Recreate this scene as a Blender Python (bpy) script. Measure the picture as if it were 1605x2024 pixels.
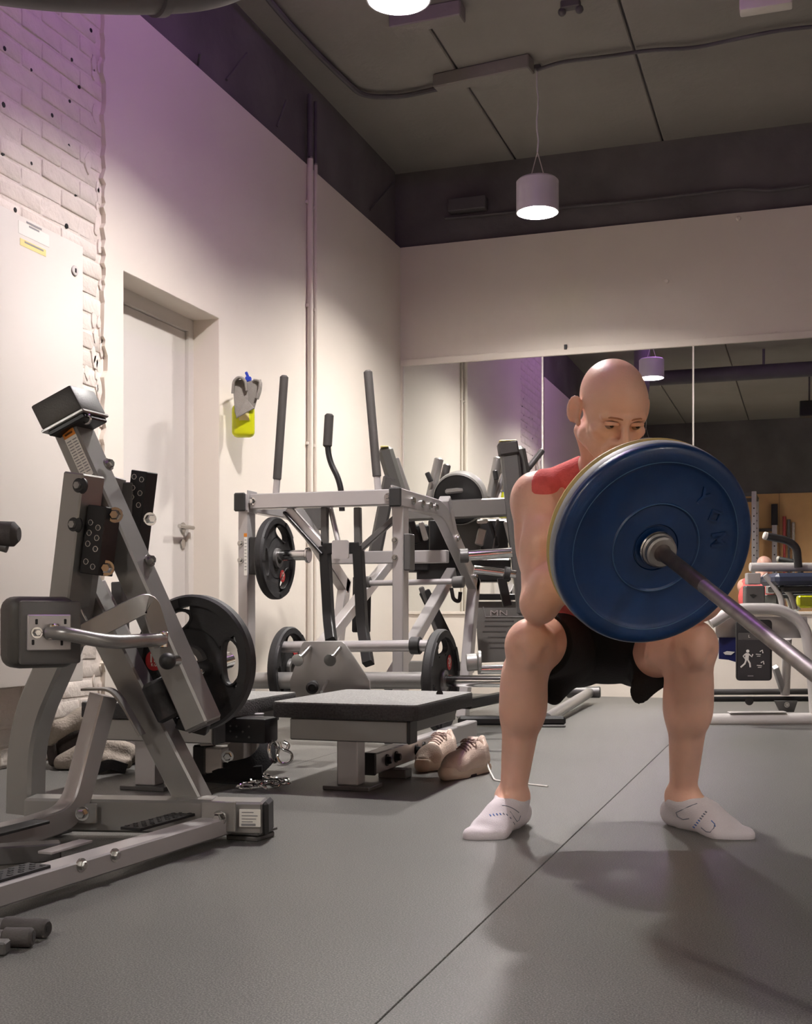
import bpy, bmesh, math, random
import numpy as np
from mathutils import Vector, Matrix

random.seed(7)
scene = bpy.context.scene
COL = scene.collection
for o in list(bpy.data.objects):
    bpy.data.objects.remove(o)

# ------------------------------------------------------------------ camera, world, exposure
YAW = math.radians(18.67)          # camera looks this far to the left of the room's long axis
EYE = Vector((0, 0, 0.57))
FPX, CPX, HPY = 2350.0, 802.5, 1210.0
cam_data = bpy.data.cameras.new('camera')
cam = bpy.data.objects.new('camera', cam_data)
COL.objects.link(cam)
cam.location = EYE
cam.rotation_euler = (math.pi / 2, 0, YAW)
cam_data.sensor_fit = 'HORIZONTAL'
cam_data.sensor_width = 36
cam_data.lens = 36 * FPX / 1605
cam_data.shift_y = (HPY - 1012) / 1605
cam_data.clip_start = 0.02
scene.camera = cam
world = bpy.data.worlds.new('world')
scene.world = world
world.use_nodes = True
bg = world.node_tree.nodes['Background']
bg.inputs[0].default_value = (0.9, 0.9, 1, 1)
bg.inputs[1].default_value = 0.0
scene.view_settings.view_transform = 'Standard'
scene.view_settings.look = 'None'
scene.view_settings.gamma = 1
scene.view_settings.use_curve_mapping = False
scene.view_settings.exposure = 2.0
LAMP_POWER = 275.0          # emission strength of each pendant's diffuser
PURPLE_POWER = 6.0        # emission strength of the violet ceiling tube

FW = Vector((-math.sin(YAW), math.cos(YAW), 0))
RT = Vector((math.cos(YAW), math.sin(YAW), 0))
UP = Vector((0, 0, 1))

def P(px, py, d):            # a point seen in that direction, d metres deep
    return EYE + d * (FW + (px - CPX) / FPX * RT + (HPY - py) / FPX * UP)
def C(lat, z, d):            # lateral metres, world height, depth
    return RT * lat + FW * d + UP * z
def PX(px, py, x):           # on the plane X = x
    v = FW + (px - CPX) / FPX * RT + (HPY - py) / FPX * UP
    return EYE + v * ((x - EYE.x) / v.x)
def PY(px, py, y):
    v = FW + (px - CPX) / FPX * RT + (HPY - py) / FPX * UP
    return EYE + v * ((y - EYE.y) / v.y)
def PZ(px, py, z):
    v = FW + (px - CPX) / FPX * RT + (HPY - py) / FPX * UP
    return EYE + v * ((z - EYE.z) / v.z)

# ------------------------------------------------------------------ materials
MATS = {}
def srgb(r, g, b):
    f = lambda c: c / 12.92 if c <= 0.04045 else ((c + 0.055) / 1.055) ** 2.4
    return (f(r / 255), f(g / 255), f(b / 255), 1)

def mat(name, col, rough=0.5, metal=0.0, var=0.0, vscale=8.0, bump=0.0, bscale=60.0, spec=0.5, coat=0.0, sss=0.0,
        emit=None, estr=0.0, alpha=1.0, trans=0.0):
    m = bpy.data.materials.new(name)
    m.use_nodes = True
    nt = m.node_tree
    b = nt.nodes['Principled BSDF']
    c = tuple(col) if len(col) == 4 else tuple(col) + (1,)
    b.inputs['Base Color'].default_value = c
    b.inputs['Roughness'].default_value = rough
    b.inputs['Metallic'].default_value = metal
    b.inputs['Specular IOR Level'].default_value = spec
    b.inputs['Coat Weight'].default_value = coat
    b.inputs['Coat Roughness'].default_value = 0.15
    b.inputs['Alpha'].default_value = alpha
    b.inputs['Transmission Weight'].default_value = trans
    if sss:
        b.inputs['Subsurface Weight'].default_value = sss
        b.inputs['Subsurface Radius'].default_value = (0.012, 0.004, 0.002)
        b.inputs['Subsurface Scale'].default_value = 1.0
    if emit:
        b.inputs['Emission Color'].default_value = tuple(emit) if len(emit) == 4 else tuple(emit) + (1,)
        b.inputs['Emission Strength'].default_value = estr
    tc = None
    if var or bump:
        tc = nt.nodes.new('ShaderNodeTexCoord')
    if var:
        n = nt.nodes.new('ShaderNodeTexNoise')
        n.inputs['Scale'].default_value = vscale
        n.inputs['Detail'].default_value = 6
        nt.links.new(tc.outputs['Object'], n.inputs['Vector'])
        r = nt.nodes.new('ShaderNodeValToRGB')
        r.color_ramp.elements[0].position = 0.3
        r.color_ramp.elements[1].position = 0.7
        r.color_ramp.elements[0].color = tuple(v * (1 - var) for v in c[:3]) + (1,)
        r.color_ramp.elements[1].color = tuple(min(1, v * (1 + var)) for v in c[:3]) + (1,)
        nt.links.new(n.outputs['Fac'], r.inputs['Fac'])
        nt.links.new(r.outputs['Color'], b.inputs['Base Color'])
    if bump:
        n2 = nt.nodes.new('ShaderNodeTexNoise')
        n2.inputs['Scale'].default_value = bscale
        n2.inputs['Detail'].default_value = 5
        nt.links.new(tc.outputs['Object'], n2.inputs['Vector'])
        bp = nt.nodes.new('ShaderNodeBump')
        bp.inputs['Strength'].default_value = bump
        bp.inputs['Distance'].default_value = 0.01
        nt.links.new(n2.outputs['Fac'], bp.inputs['Height'])
        nt.links.new(bp.outputs['Normal'], b.inputs['Normal'])
    MATS[name] = m
    return m

mat('plaster', srgb(226, 217, 205), 0.75, var=0.025, vscale=1.3, bump=0.05, bscale=40)
mat('rough_paint', srgb(224, 214, 204), 0.8, var=0.05, vscale=9, bump=0.5, bscale=45)
mat('mortar', srgb(200, 190, 180), 0.9, var=0.12, vscale=14, bump=0.6, bscale=60)
mat('dark_concrete', srgb(104, 99, 100), 0.85, var=0.22, vscale=2.2, bump=0.4, bscale=22)
mat('ceiling_paint', srgb(142, 137, 131), 0.85, var=0.10, vscale=1.1, bump=0.25, bscale=30)
mat('dark_pipe', srgb(92, 88, 90), 0.6, var=0.15, vscale=5)
mat('white_metal', srgb(212, 205, 197), 0.42)
mat('door_paint', srgb(216, 210, 203), 0.42)
mat('satin_steel', srgb(190, 188, 184), 0.25, 1.0)
mat('chrome', srgb(215, 214, 212), 0.12, 1.0)
mat('brushed_bar', srgb(176, 171, 166), 0.48, 1.0, var=0.2, vscale=30)
mat('bar_dark', srgb(112, 102, 98), 0.42, 0.8, var=0.2, vscale=30)
mat('grey_frame', srgb(156, 154, 151), 0.33, 0.6, var=0.03, vscale=3, spec=0.5)
mat('silver_frame', srgb(186, 182, 182), 0.33, 0.55, var=0.02, vscale=3)
mat('dark_frame', srgb(92, 90, 89), 0.4, 0.3)
mat('pale_frame', srgb(205, 200, 196), 0.35, 0.15)
mat('black_metal', srgb(26, 25, 26), 0.42, 0.2)
mat('black_plastic', srgb(38, 37, 37), 0.5, bump=0.05, bscale=200)
mat('black_rubber', srgb(33, 32, 33), 0.62, var=0.15, vscale=14, bump=0.08, bscale=160)
mat('foam_grip', srgb(62, 58, 56), 0.75, bump=0.15, bscale=300)
mat('vinyl', srgb(74, 72, 68), 0.48, bump=0.08, bscale=260, spec=0.5)
mat('vinyl_grey', srgb(92, 90, 88), 0.4)
mat('vinyl_blue', srgb(52, 58, 78), 0.45)
mat('red_print', srgb(196, 38, 40), 0.5)
mat('white_print', srgb(228, 224, 216), 0.6)
mat('orange_print', srgb(214, 130, 40), 0.6)
mat('yellow_print', srgb(226, 210, 140), 0.6)
mat('grey_print', srgb(140, 138, 138), 0.6)
mat('black_print', srgb(22, 22, 23), 0.5)
mat('blue_rubber', srgb(4, 46, 92), 0.36, coat=0.25, var=0.18, vscale=5, bump=0.06, bscale=90)
mat('yellow_rubber', srgb(204, 180, 112), 0.5, var=0.12, vscale=6)
mat('skin', srgb(238, 188, 165), 0.45, var=0.06, vscale=9, bump=0.08, bscale=120, sss=0.15)
mat('coral_fabric', srgb(228, 104, 100), 0.85, var=0.12, vscale=20, bump=0.25, bscale=180)
mat('black_fabric', srgb(14, 13, 14), 0.9, bump=0.2, bscale=200)
mat('sock_white', srgb(226, 218, 222), 0.9, bump=0.35, bscale=420)
mat('sock_grey', srgb(120, 124, 138), 0.9)
mat('sock_blue', srgb(84, 118, 186), 0.9)
mat('eye_white', srgb(150, 120, 108), 0.3)
mat('iris', srgb(30, 22, 18), 0.2)
mat('brow', srgb(176, 118, 92), 0.8)
mat('shoe_upper', srgb(222, 200, 184), 0.8, var=0.06, vscale=18, bump=0.35, bscale=220)
mat('shoe_sole', srgb(228, 208, 188), 0.7, var=0.05, vscale=20)
mat('shoe_tongue', srgb(206, 184, 172), 0.85, bump=0.3, bscale=220)
mat('shoe_lace', srgb(150, 128, 120), 0.85)
mat('shoe_outsole', srgb(60, 52, 50), 0.8)
mat('cloth_grey', srgb(150, 144, 136), 0.95, var=0.06, vscale=30, bump=0.5, bscale=260)
mat('bag_grey', srgb(146, 136, 124), 0.9, var=0.10, vscale=12, bump=0.4, bscale=120)
mat('bag_dark', srgb(64, 56, 52), 0.9, bump=0.3, bscale=120)
mat('bottle_yellow', srgb(222, 226, 30), 0.25, trans=0.25)
mat('nozzle_blue', srgb(36, 62, 170), 0.4)
mat('plywood', srgb(206, 160, 110), 0.6, var=0.10, vscale=2.5)
mat('lamp_shell', srgb(214, 208, 214), 0.4)
mat('lamp_glow', (1, 1, 1), 0.5, emit=(1.0, 0.955, 0.905), estr=LAMP_POWER)
mat('purple_glow', (1, 1, 1), 0.5, emit=(0.68, 0.28, 1.0), estr=PURPLE_POWER)
mat('red_paint', srgb(168, 60, 58), 0.5)
mat('navy_print', srgb(28, 34, 86), 0.5)
mat('display', srgb(46, 44, 48), 0.3)

# floor rubber: dark with fine pale flecks
m = mat('floor_rubber', srgb(112, 110, 106), 0.38, spec=0.45)
nt = m.node_tree; b = nt.nodes['Principled BSDF']
tc = nt.nodes.new('ShaderNodeTexCoord')
n1 = nt.nodes.new('ShaderNodeTexNoise'); n1.inputs['Scale'].default_value = 330; n1.inputs['Detail'].default_value = 3
n2 = nt.nodes.new('ShaderNodeTexNoise'); n2.inputs['Scale'].default_value = 1.6; n2.inputs['Detail'].default_value = 5
r1 = nt.nodes.new('ShaderNodeValToRGB')
r1.color_ramp.elements[0].position = 0.42; r1.color_ramp.elements[0].color = srgb(76, 76, 74)
r1.color_ramp.elements[1].position = 0.74; r1.color_ramp.elements[1].color = srgb(140, 138, 132)
mx = nt.nodes.new('ShaderNodeMix'); mx.data_type = 'RGBA'; mx.blend_type = 'MULTIPLY'; mx.inputs['Factor'].default_value = 0.35
r2 = nt.nodes.new('ShaderNodeValToRGB')
r2.color_ramp.elements[0].position = 0.3; r2.color_ramp.elements[0].color = (0.72, 0.72, 0.72, 1)
r2.color_ramp.elements[1].position = 0.7; r2.color_ramp.elements[1].color = (1, 1, 1, 1)
nt.links.new(tc.outputs['Object'], n1.inputs['Vector']); nt.links.new(tc.outputs['Object'], n2.inputs['Vector'])
nt.links.new(n1.outputs['Fac'], r1.inputs['Fac']); nt.links.new(n2.outputs['Fac'], r2.inputs['Fac'])
nt.links.new(r1.outputs['Color'], mx.inputs[6]); nt.links.new(r2.outputs['Color'], mx.inputs[7])
nt.links.new(mx.outputs[2], b.inputs['Base Color'])
bp = nt.nodes.new('ShaderNodeBump'); bp.inputs['Strength'].default_value = 0.15; bp.inputs['Distance'].default_value = 0.003
nt.links.new(n1.outputs['Fac'], bp.inputs['Height']); nt.links.new(bp.outputs['Normal'], b.inputs['Normal'])

# mirror
m = bpy.data.materials.new('mirror'); m.use_nodes = True
b = m.node_tree.nodes['Principled BSDF']
b.inputs['Base Color'].default_value = (0.86, 0.88, 0.86, 1); b.inputs['Metallic'].default_value = 1; b.inputs['Roughness'].default_value = 0.0
MATS['mirror'] = m

# ------------------------------------------------------------------ mesh helpers
WORG = {}
def link(o, parent=None):
    COL.objects.link(o)
    if parent is not None:
        o.parent = parent

def obj(name, bm, material, parent=None, smooth=32, center=True):
    """world-space bmesh -> ONE mesh object (origin at the parent's origin, or at its own base)"""
    me = bpy.data.meshes.new(name)
    bmesh.ops.recalc_face_normals(bm, faces=bm.faces[:])
    if parent is not None:
        org = WORG[parent.name]
    elif center and bm.verts:
        xs = [v.co.x for v in bm.verts]; ys = [v.co.y for v in bm.verts]; zs = [v.co.z for v in bm.verts]
        org = Vector(((min(xs) + max(xs)) / 2, (min(ys) + max(ys)) / 2, min(zs)))
    else:
        org = Vector((0, 0, 0))
    bmesh.ops.translate(bm, verts=bm.verts[:], vec=-org)
    bm.to_mesh(me); bm.free()
    if smooth:
        for p in me.polygons: p.use_smooth = True
        me.set_sharp_from_angle(angle=math.radians(smooth))
    mm = MATS[material] if isinstance(material, str) else material
    me.materials.append(mm)
    o = bpy.data.objects.new(name, me)
    link(o, parent)
    if parent is None: o.location = org
    WORG[o.name] = org
    return o

def tag(o, label, cat, group=None, kind=None):
    o['label'] = label
    if cat: o['category'] = cat
    if group: o['group'] = group
    if kind: o['kind'] = kind
    return o

def thing(name, label, cat, base, group=None):
    o = bpy.data.objects.new(name, None)
    o.empty_display_size = 0.1
    COL.objects.link(o)
    o.location = base
    WORG[o.name] = Vector(base)
    return tag(o, label, cat, group)

def struct(name, bm, material, parent=None, smooth=32):
    o = obj(name, bm, material, parent, smooth, center=False)
    if parent is None: o['kind'] = 'structure'
    return o

def B(): return bmesh.new()

def frame_of(d, up=None):
    d = Vector(d).normalized()
    u = Vector(up) if up is not None else (UP if abs(d.z) < 0.95 else Vector((0, 1, 0)))
    s = d.cross(u)
    if s.length < 1e-6: s = d.cross(Vector((1, 0, 0)))
    s.normalize()
    u = s.cross(d).normalized()
    return d, s, u

def bev(bm, geom_edges, off, seg=1):
    if off > 0:
        bmesh.ops.bevel(bm, geom=geom_edges, offset=off, segments=seg, profile=0.5, affect='EDGES', clamp_overlap=True)

def box(bm, c, sx, sy, sz, ax=None, ay=None, az=None, bevel=0.0, seg=1):
    """box centred at c with half... full sizes along given axes"""
    ax = Vector(ax or (1, 0, 0)); ay = Vector(ay or (0, 1, 0)); az = Vector(az or (0, 0, 1))
    t = bmesh.new()
    vs = []
    for i in (-1, 1):
        for j in (-1, 1):
            for k in (-1, 1):
                vs.append(t.verts.new(Vector(c) + ax * (i * sx / 2) + ay * (j * sy / 2) + az * (k * sz / 2)))
    for f in ((0, 1, 3, 2), (4, 6, 7, 5), (0, 4, 5, 1), (2, 3, 7, 6), (0, 2, 6, 4), (1, 5, 7, 3)):
        t.faces.new([vs[i] for i in f])
    bev(t, t.edges[:], bevel, seg)
    merge(bm, t)

def merge(bm, t):
    me = bpy.data.meshes.new('tmp')
    bmesh.ops.recalc_face_normals(t, faces=t.faces[:])
    t.to_mesh(me); t.free()
    bm.from_mesh(me)
    bpy.data.meshes.remove(me)

def abox(bm, x0, x1, y0, y1, z0, z1, bevel=0.0, seg=1):
    box(bm, ((x0 + x1) / 2, (y0 + y1) / 2, (z0 + z1) / 2), x1 - x0, y1 - y0, z1 - z0, bevel=bevel, seg=seg)

def beam(bm, p0, p1, w, h, up=None, bevel=0.003, ext0=0, ext1=0):
    p0 = Vector(p0); p1 = Vector(p1)
    d, s, u = frame_of(p1 - p0, up)
    p0 = p0 - d * ext0; p1 = p1 + d * ext1
    box(bm, (p0 + p1) / 2, (p1 - p0).length, w, h, d, s, u, bevel)

def cyl(bm, p0, p1, r0, r1=None, seg=20, bevel=0.0):
    r1 = r0 if r1 is None else r1
    p0 = Vector(p0); p1 = Vector(p1)
    d, s, u = frame_of(p1 - p0)
    L = (p1 - p0).length
    if bevel:
        prof = [(0, 0), (r0 - bevel, 0), (r0, bevel), (r1, L - bevel), (r1 - bevel, L), (0, L)]
    else:
        prof = [(0, 0), (r0, 0), (r1, L), (0, L)]
    lathe(bm, prof, p0, d, seg)

def lathe(bm, prof, p0, axis, seg=24, a0=0, a1=2 * math.pi):
    d, s, u = frame_of(axis)
    p0 = Vector(p0)
    full = abs(a1 - a0 - 2 * math.pi) < 1e-6
    n = seg if full else seg + 1
    rings = []
    for r, t in prof:
        if r < 1e-7:
            rings.append([bm.verts.new(p0 + d * t)])
        else:
            rings.append([bm.verts.new(p0 + d * t + (s * math.cos(a0 + (a1 - a0) * k / seg) + u * math.sin(a0 + (a1 - a0) * k / seg)) * r) for k in range(n)])
    for A, Bq in zip(rings, rings[1:]):
        for k in range(seg):
            k2 = (k + 1) % n
            if len(A) == 1 and len(Bq) == 1: continue
            if len(A) == 1: bm.faces.new((A[0], Bq[k], Bq[k2]))
            elif len(Bq) == 1: bm.faces.new((A[k], A[k2], Bq[0]))
            else: bm.faces.new((A[k], A[k2], Bq[k2], Bq[k]))

def fillet(pts, rad, n=6):
    pts = [Vector(p) for p in pts]
    out = [pts[0]]
    for i in range(1, len(pts) - 1):
        a, b_, c = pts[i - 1], pts[i], pts[i + 1]
        d0 = (a - b_); d1 = (c - b_)
        r = min(rad if not isinstance(rad, (list, tuple)) else rad[i - 1], d0.length * 0.48, d1.length * 0.48)
        q0 = b_ + d0.normalized() * r; q1 = b_ + d1.normalized() * r
        for k in range(n + 1):
            t = k / n
            out.append(q0 * (1 - t) ** 2 + b_ * 2 * t * (1 - t) + q1 * t * t)
    out.append(pts[-1])
    return out

def sweep(bm, pts, prof, up=None, caps=True, closed=False):
    """sweep a 2-D profile (side, up) along a polyline, rotation-minimising frame"""
    pts = [Vector(p) for p in pts]
    n = len(pts)
    tang = []
    for i in range(n):
        if closed: t = (pts[(i + 1) % n] - pts[i - 1])
        elif i == 0: t = pts[1] - pts[0]
        elif i == n - 1: t = pts[-1] - pts[-2]
        else: t = (pts[i + 1] - pts[i]).normalized() + (pts[i] - pts[i - 1]).normalized()
        tang.append(t.normalized())
    d, s, u = frame_of(tang[0], up)
    rings = []
    for i in range(n):
        if i:
            q = tang[i - 1].rotation_difference(tang[i])
            s = q @ s; u = q @ u
        k = 1.0
        rings.append([bm.verts.new(pts[i] + s * a + u * b_) for a, b_ in (prof(i / (n - 1)) if callable(prof) else prof)])
    m_ = len(rings[0])
    rr = list(zip(rings, rings[1:])) + ([(rings[-1], rings[0])] if closed else [])
    for A, Bq in rr:
        for k in range(m_):
            bm.faces.new((A[k], A[(k + 1) % m_], Bq[(k + 1) % m_], Bq[k]))
    if caps and not closed:
        bm.faces.new(rings[0][::-1]); bm.faces.new(rings[-1])

def circ(r, n=14): return [(r * math.cos(2 * math.pi * k / n), r * math.sin(2 * math.pi * k / n)) for k in range(n)]
def rect(w, h, b_=0.004):
    w /= 2; h /= 2
    return [(-w + b_, -h), (w - b_, -h), (w, -h + b_), (w, h - b_), (w - b_, h), (-w + b_, h), (-w, h - b_), (-w, -h + b_)]

def tube(bm, pts, r, rad=0.05, n=14): sweep(bm, fillet(pts, rad), circ(r, n))
def rtube(bm, pts, w, h, rad=0.06, up=None): sweep(bm, fillet(pts, rad), rect(w, h), up)

def prism(bm, poly, o, ux, uy, th, bevel=0.0, holes=()):
    """polygon (in ux,uy about o) extruded by th along ux x uy, centred"""
    o = Vector(o); ux = Vector(ux).normalized(); uy = Vector(uy).normalized()
    nrm = ux.cross(uy).normalized()
    t = bmesh.new()
    lo = [t.verts.new(o + ux * a + uy * b_ - nrm * th / 2) for a, b_ in poly]
    hi = [t.verts.new(o + ux * a + uy * b_ + nrm * th / 2) for a, b_ in poly]
    f0 = t.faces.new(lo[::-1]); f1 = t.faces.new(hi)
    n = len(poly)
    for k in range(n): t.faces.new((lo[k], lo[(k + 1) % n], hi[(k + 1) % n], hi[k]))
    if bevel: bev(t, list(f0.edges) + list(f1.edges), bevel, 2)
    merge(bm, t)

def rpoly(w, h, r, n=4):
    out = []
    for cx, cy, a in ((w / 2 - r, h / 2 - r, 0), (-w / 2 + r, h / 2 - r, 90), (-w / 2 + r, -h / 2 + r, 180), (w / 2 - r, -h / 2 + r, 270)):
        for k in range(n + 1):
            t = math.radians(a + 90 * k / n)
            out.append((cx + r * math.cos(t), cy + r * math.sin(t)))
    return out

def ball(bm, c, r, seg=18, sx=1, sy=1, sz=1):
    t = bmesh.new()
    bmesh.ops.create_uvsphere(t, u_segments=seg, v_segments=max(6, seg * 2 // 3), radius=r)
    for v in t.verts: v.co = Vector((v.co.x * sx, v.co.y * sy, v.co.z * sz)) + Vector(c)
    merge(bm, t)

def torus(bm, c, axis, R_, r, n=28, m_=10):
    d, s, u = frame_of(axis)
    c = Vector(c)
    pts = [c + (s * math.cos(2 * math.pi * k / n) + u * math.sin(2 * math.pi * k / n)) * R_ for k in range(n)]
    sweep(bm, pts, circ(r, m_), up=d, closed=True)

def bolt(parent, p, axis, r=0.011, h=0.012, material='satin_steel', name='bolt'):
    """hex bolt with washer standing on p along axis"""
    bm = B(); a = Vector(axis).normalized(); p = Vector(p)
    lathe(bm, [(0, -0.002), (r * 1.45, -0.002), (r * 1.45, 0.003), (0, 0.003)], p, a, 16)
    lathe(bm, [(0, 0.003), (r, 0.003), (r, h * 0.75), (r * 0.75, h), (0, h)], p, a, 6)
    return obj(name, bm, material, parent)

def text_mesh(s, size, depth=0.0, bold=0.0, res=1):
    cu = bpy.data.curves.new('txt', 'FONT')
    cu.body = s; cu.size = size; cu.align_x = 'CENTER'; cu.align_y = 'CENTER'; cu.extrude = depth; cu.offset = bold
    cu.resolution_u = res
    o = bpy.data.objects.new('txt', cu); COL.objects.link(o)
    dg = bpy.context.evaluated_depsgraph_get()
    me = bpy.data.meshes.new_from_object(o.evaluated_get(dg))
    bpy.data.objects.remove(o); bpy.data.curves.remove(cu)
    return me

def text(name, s, size, o, ux, uy, material, parent, depth=0.0008, bold=0.0, sx=1.0):
    me = text_mesh(s, size, depth, bold)
    ux = Vector(ux).normalized(); uy = Vector(uy).normalized(); n = ux.cross(uy)
    bm = B(); bm.from_mesh(me); bpy.data.meshes.remove(me)
    for v in bm.verts: v.co = Vector(o) + ux * (v.co.x * sx) + uy * v.co.y + n * v.co.z
    return obj(name, bm, material, parent, smooth=0)
mat('platform_rubber', srgb(52, 50, 50), 0.7, var=0.35, vscale=140, bump=0.4, bscale=160)
mat('frame_mid', srgb(118, 115, 112), 0.4, 0.3)
mat('vinyl_soft', srgb(128, 126, 122), 0.35)
mat('tread_sheet', srgb(128, 127, 124), 0.7, var=0.3, vscale=150, bump=0.5, bscale=170)
mat('worn_blue', srgb(62, 92, 124), 0.6)
mat('rim_highlight', srgb(150, 152, 152), 0.55, var=0.2, vscale=12)  # pale grey standing in for lamp light on the blue plate's edge
# ================================================================== THE ROOM
XL, YB, YR, XR, ZC = -2.76, 8.04, -4.2, 4.6, 3.72
ZW = 3.175         # top of the pale wall lining
DOOR0, DOOR1, DOORZ = 4.41, 5.28, 2.025
EDGE = 4.27        # where the plaster stops and the bare painted brickwork starts

# floor: screed plus rubber sheets laid side by side
bm = B(); abox(bm, XL - 0.4, XR, YR, YB + 0.1, -0.1, -0.006)
floor = struct('floor', bm, 'black_rubber')
x = -0.567 - 1.25 * 2
while x < XR:
    bm = B()
    x0, x1 = max(x, XL - 0.01), min(x + 1.25, XR)
    abox(bm, x0 + 0.0008, x1 - 0.0008, YR, YB, -0.006, 0.0, bevel=0.0012)
    obj('rubber_sheet', bm, 'floor_rubber', floor)
    x += 1.25

# left wall core (dark concrete) with the door opening
bm = B()
abox(bm, XL - 0.30, XL - 0.04, YR, DOOR0, 0, ZC)
abox(bm, XL - 0.30, XL - 0.04, DOOR1, YB, 0, ZC)
abox(bm, XL - 0.30, XL - 0.04, DOOR0, DOOR1, DOORZ, ZC)
wall_left = struct('wall_left', bm, 'dark_concrete')
# plaster lining on the left wall, broken edge towards the brickwork
bm = B()
jag = []
z = 0.0; rnd = random.Random(3)
while z < ZW:
    jag.append((EDGE + rnd.uniform(-0.014, 0.010) + (0.02 if 1.1 < z < 1.9 and rnd.random() < 0.3 else 0), z)); z += rnd.uniform(0.012, 0.05)
jag.append((EDGE, ZW))
prism(bm, [(DOOR0, ZW), *[(y, z) for y, z in reversed(jag)], (DOOR0, 0)], (XL - 0.02, 0, 0), (0, 1, 0), (0, 0, 1), 0.04)
abox(bm, XL - 0.04, XL, DOOR1, YB, 0, ZW)
abox(bm, XL - 0.04, XL, DOOR0, DOOR1, DOORZ, ZW)
obj('plaster_lining', bm, 'plaster', wall_left, smooth=20)
# plain lining beside the camera, out of frame
bm = B(); abox(bm, XL - 0.04, XL, YR, 3.1, 0, ZW)
obj('plaster_lining', bm, 'plaster', wall_left)
# bare painted brickwork
bm = B(); abox(bm, XL - 0.05, XL - 0.0215, 3.1, EDGE + 0.03, 0, ZC)
obj('mortar_bed', bm, 'rough_paint', wall_left)
brick_meshes = []
for v in range(6):
    bm = B(); rb = random.Random(20 + v)
    box(bm, (0, 0, 0), 0.022, 0.242, 0.066, bevel=0.006, seg=2)
    for q in bm.verts: q.co += Vector((rb.uniform(-.0025, .0025), rb.uniform(-.003, .003), rb.uniform(-.003, .003)))
    me = bpy.data.meshes.new('brick'); bm.to_mesh(me); bm.free()
    for p in me.polygons: p.use_smooth = True
    me.materials.append(MATS['rough_paint']); brick_meshes.append(me)
rb = random.Random(5)
row = 0; z = 0.038
while z < ZC - 0.03:
    y = 3.24 + (0.125 if row % 2 else 0)
    while y < EDGE - 0.02:
        w = min(0.242, 2 * (EDGE + 0.012 - (y - 0.121)) if False else 0.242)
        end = min(y + 0.121, EDGE + 0.005); start = y - 0.121
        if end - start > 0.05:
            o = bpy.data.objects.new('brick', rb.choice(brick_meshes)); link(o, wall_left)
            o.location = (XL - 0.030 + rb.uniform(-0.0015, 0.0025), (start + end) / 2, z)
            o.scale = (1, (end - start) / 0.242, 1)
            o.rotation_euler = (rb.uniform(-.006, .006), 0, rb.uniform(-.008, .008))
        y += 0.25
    z += 0.0745; row += 1
# lumps of old plaster left along the broken edge, drill holes
for k in range(46):
    z = rb.uniform(0.15, 3.3)
    y = EDGE - abs(rb.gauss(0.03, 0.03))
    r = rb.uniform(0.010, 0.026)
    bm = B()
    pol = [(r * (1 + rb.uniform(-.35, .35)) * math.cos(a) * 0.8, r * (1 + rb.uniform(-.35, .35)) * math.sin(a) * 1.7) for a in [i * math.tau / 9 for i in range(9)]]
    prism(bm, pol, (XL - 0.020, y, z), (0, 1, 0), (0, 0, 1), 0.012, bevel=0.003)
    obj('plaster_patch', bm, 'rough_paint', wall_left)
for (px, py) in ((9, 96), (7, 207), (6, 303), (62, 138), (142, 118), (157, 172), (138, 200), (62, 323), (103, 228), (136, 288), (150, 385), (205, 225), (132, 447), (180, 60), (30, 415)):
    c = PX(px, py, XL - 0.018); bm = B()
    cyl(bm, c + Vector((-0.004, 0, 0)), c + Vector((0.001, 0, 0)), rb.uniform(0.006, 0.011), seg=8)
    obj('drill_hole', bm, 'black_metal', wall_left)
# iron tie rods hanging off the dark upper wall
for (a, b_) in (((488, 105), (448, 158)), ((566, 198), (548, 250)), ((780, 358), (732, 415)), ((395, 105), (392, 128))):
    bm = B(); cyl(bm, PX(*a, XL + 0.01), PX(*b_, XL - 0.03), 0.006, seg=8)
    obj('tie_wire', bm, 'dark_pipe', wall_left)

# door in its deep reveal
XD = XL - 0.16
bm = B()
abox(bm, XD - 0.02, XL - 0.002, DOOR1 - 0.002, DOOR1 + 0.02, 0, DOORZ + 0.02)
abox(bm, XD - 0.02, XL - 0.002, DOOR0 - 0.02, DOOR0 + 0.002, 0, DOORZ + 0.02)
abox(bm, XD - 0.02, XL - 0.002, DOOR0, DOOR1, DOORZ - 0.002, DOORZ + 0.02)
reveal = struct('trim_1', bm, 'plaster')
reveal['label'] = 'deep plastered reveal round the pale door'
bm = B()
abox(bm, XD - 0.04, XD, DOOR0, DOOR1 - 0.055, 0.004, DOORZ - 0.069)
door = struct('door_1', bm, 'door_paint')
door['label'] = 'plain off-white flush door in a deep reveal'
bm = B()
abox(bm, XD - 0.08, XD - 0.041, DOOR0 - .02, DOOR1 + .02, 0, DOORZ + .02)
abox(bm, XD - 0.04, XD + 0.018, DOOR1 - 0.052, DOOR1, 0, DOORZ)
abox(bm, XD - 0.04, XD + 0.018, DOOR0, DOOR1 - 0.0525, DOORZ - 0.066, DOORZ)
obj('door_frame', bm, 'door_paint', door)
hp = PX(360, 1043, XD)
bm = B(); cyl(bm, hp, hp + Vector((0.010, 0, 0)), 0.026, bevel=0.002); cyl(bm, hp, hp + Vector((0.05, 0, 0)), 0.009)
hd = obj('door_handle', bm, 'satin_steel', door)
bm = B(); tube(bm, [hp + Vector((0.045, 0.03, 0)), hp + Vector((0.05, -0.115, 0.0))], 0.010); obj('lever', bm, 'satin_steel', hd)
bm = B(); cyl(bm, hp + Vector((0, 0.0, -0.08)), hp + Vector((0.008, 0.0, -0.08)), 0.024, bevel=0.002); obj('keyhole_rose', bm, 'satin_steel', door)

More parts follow.
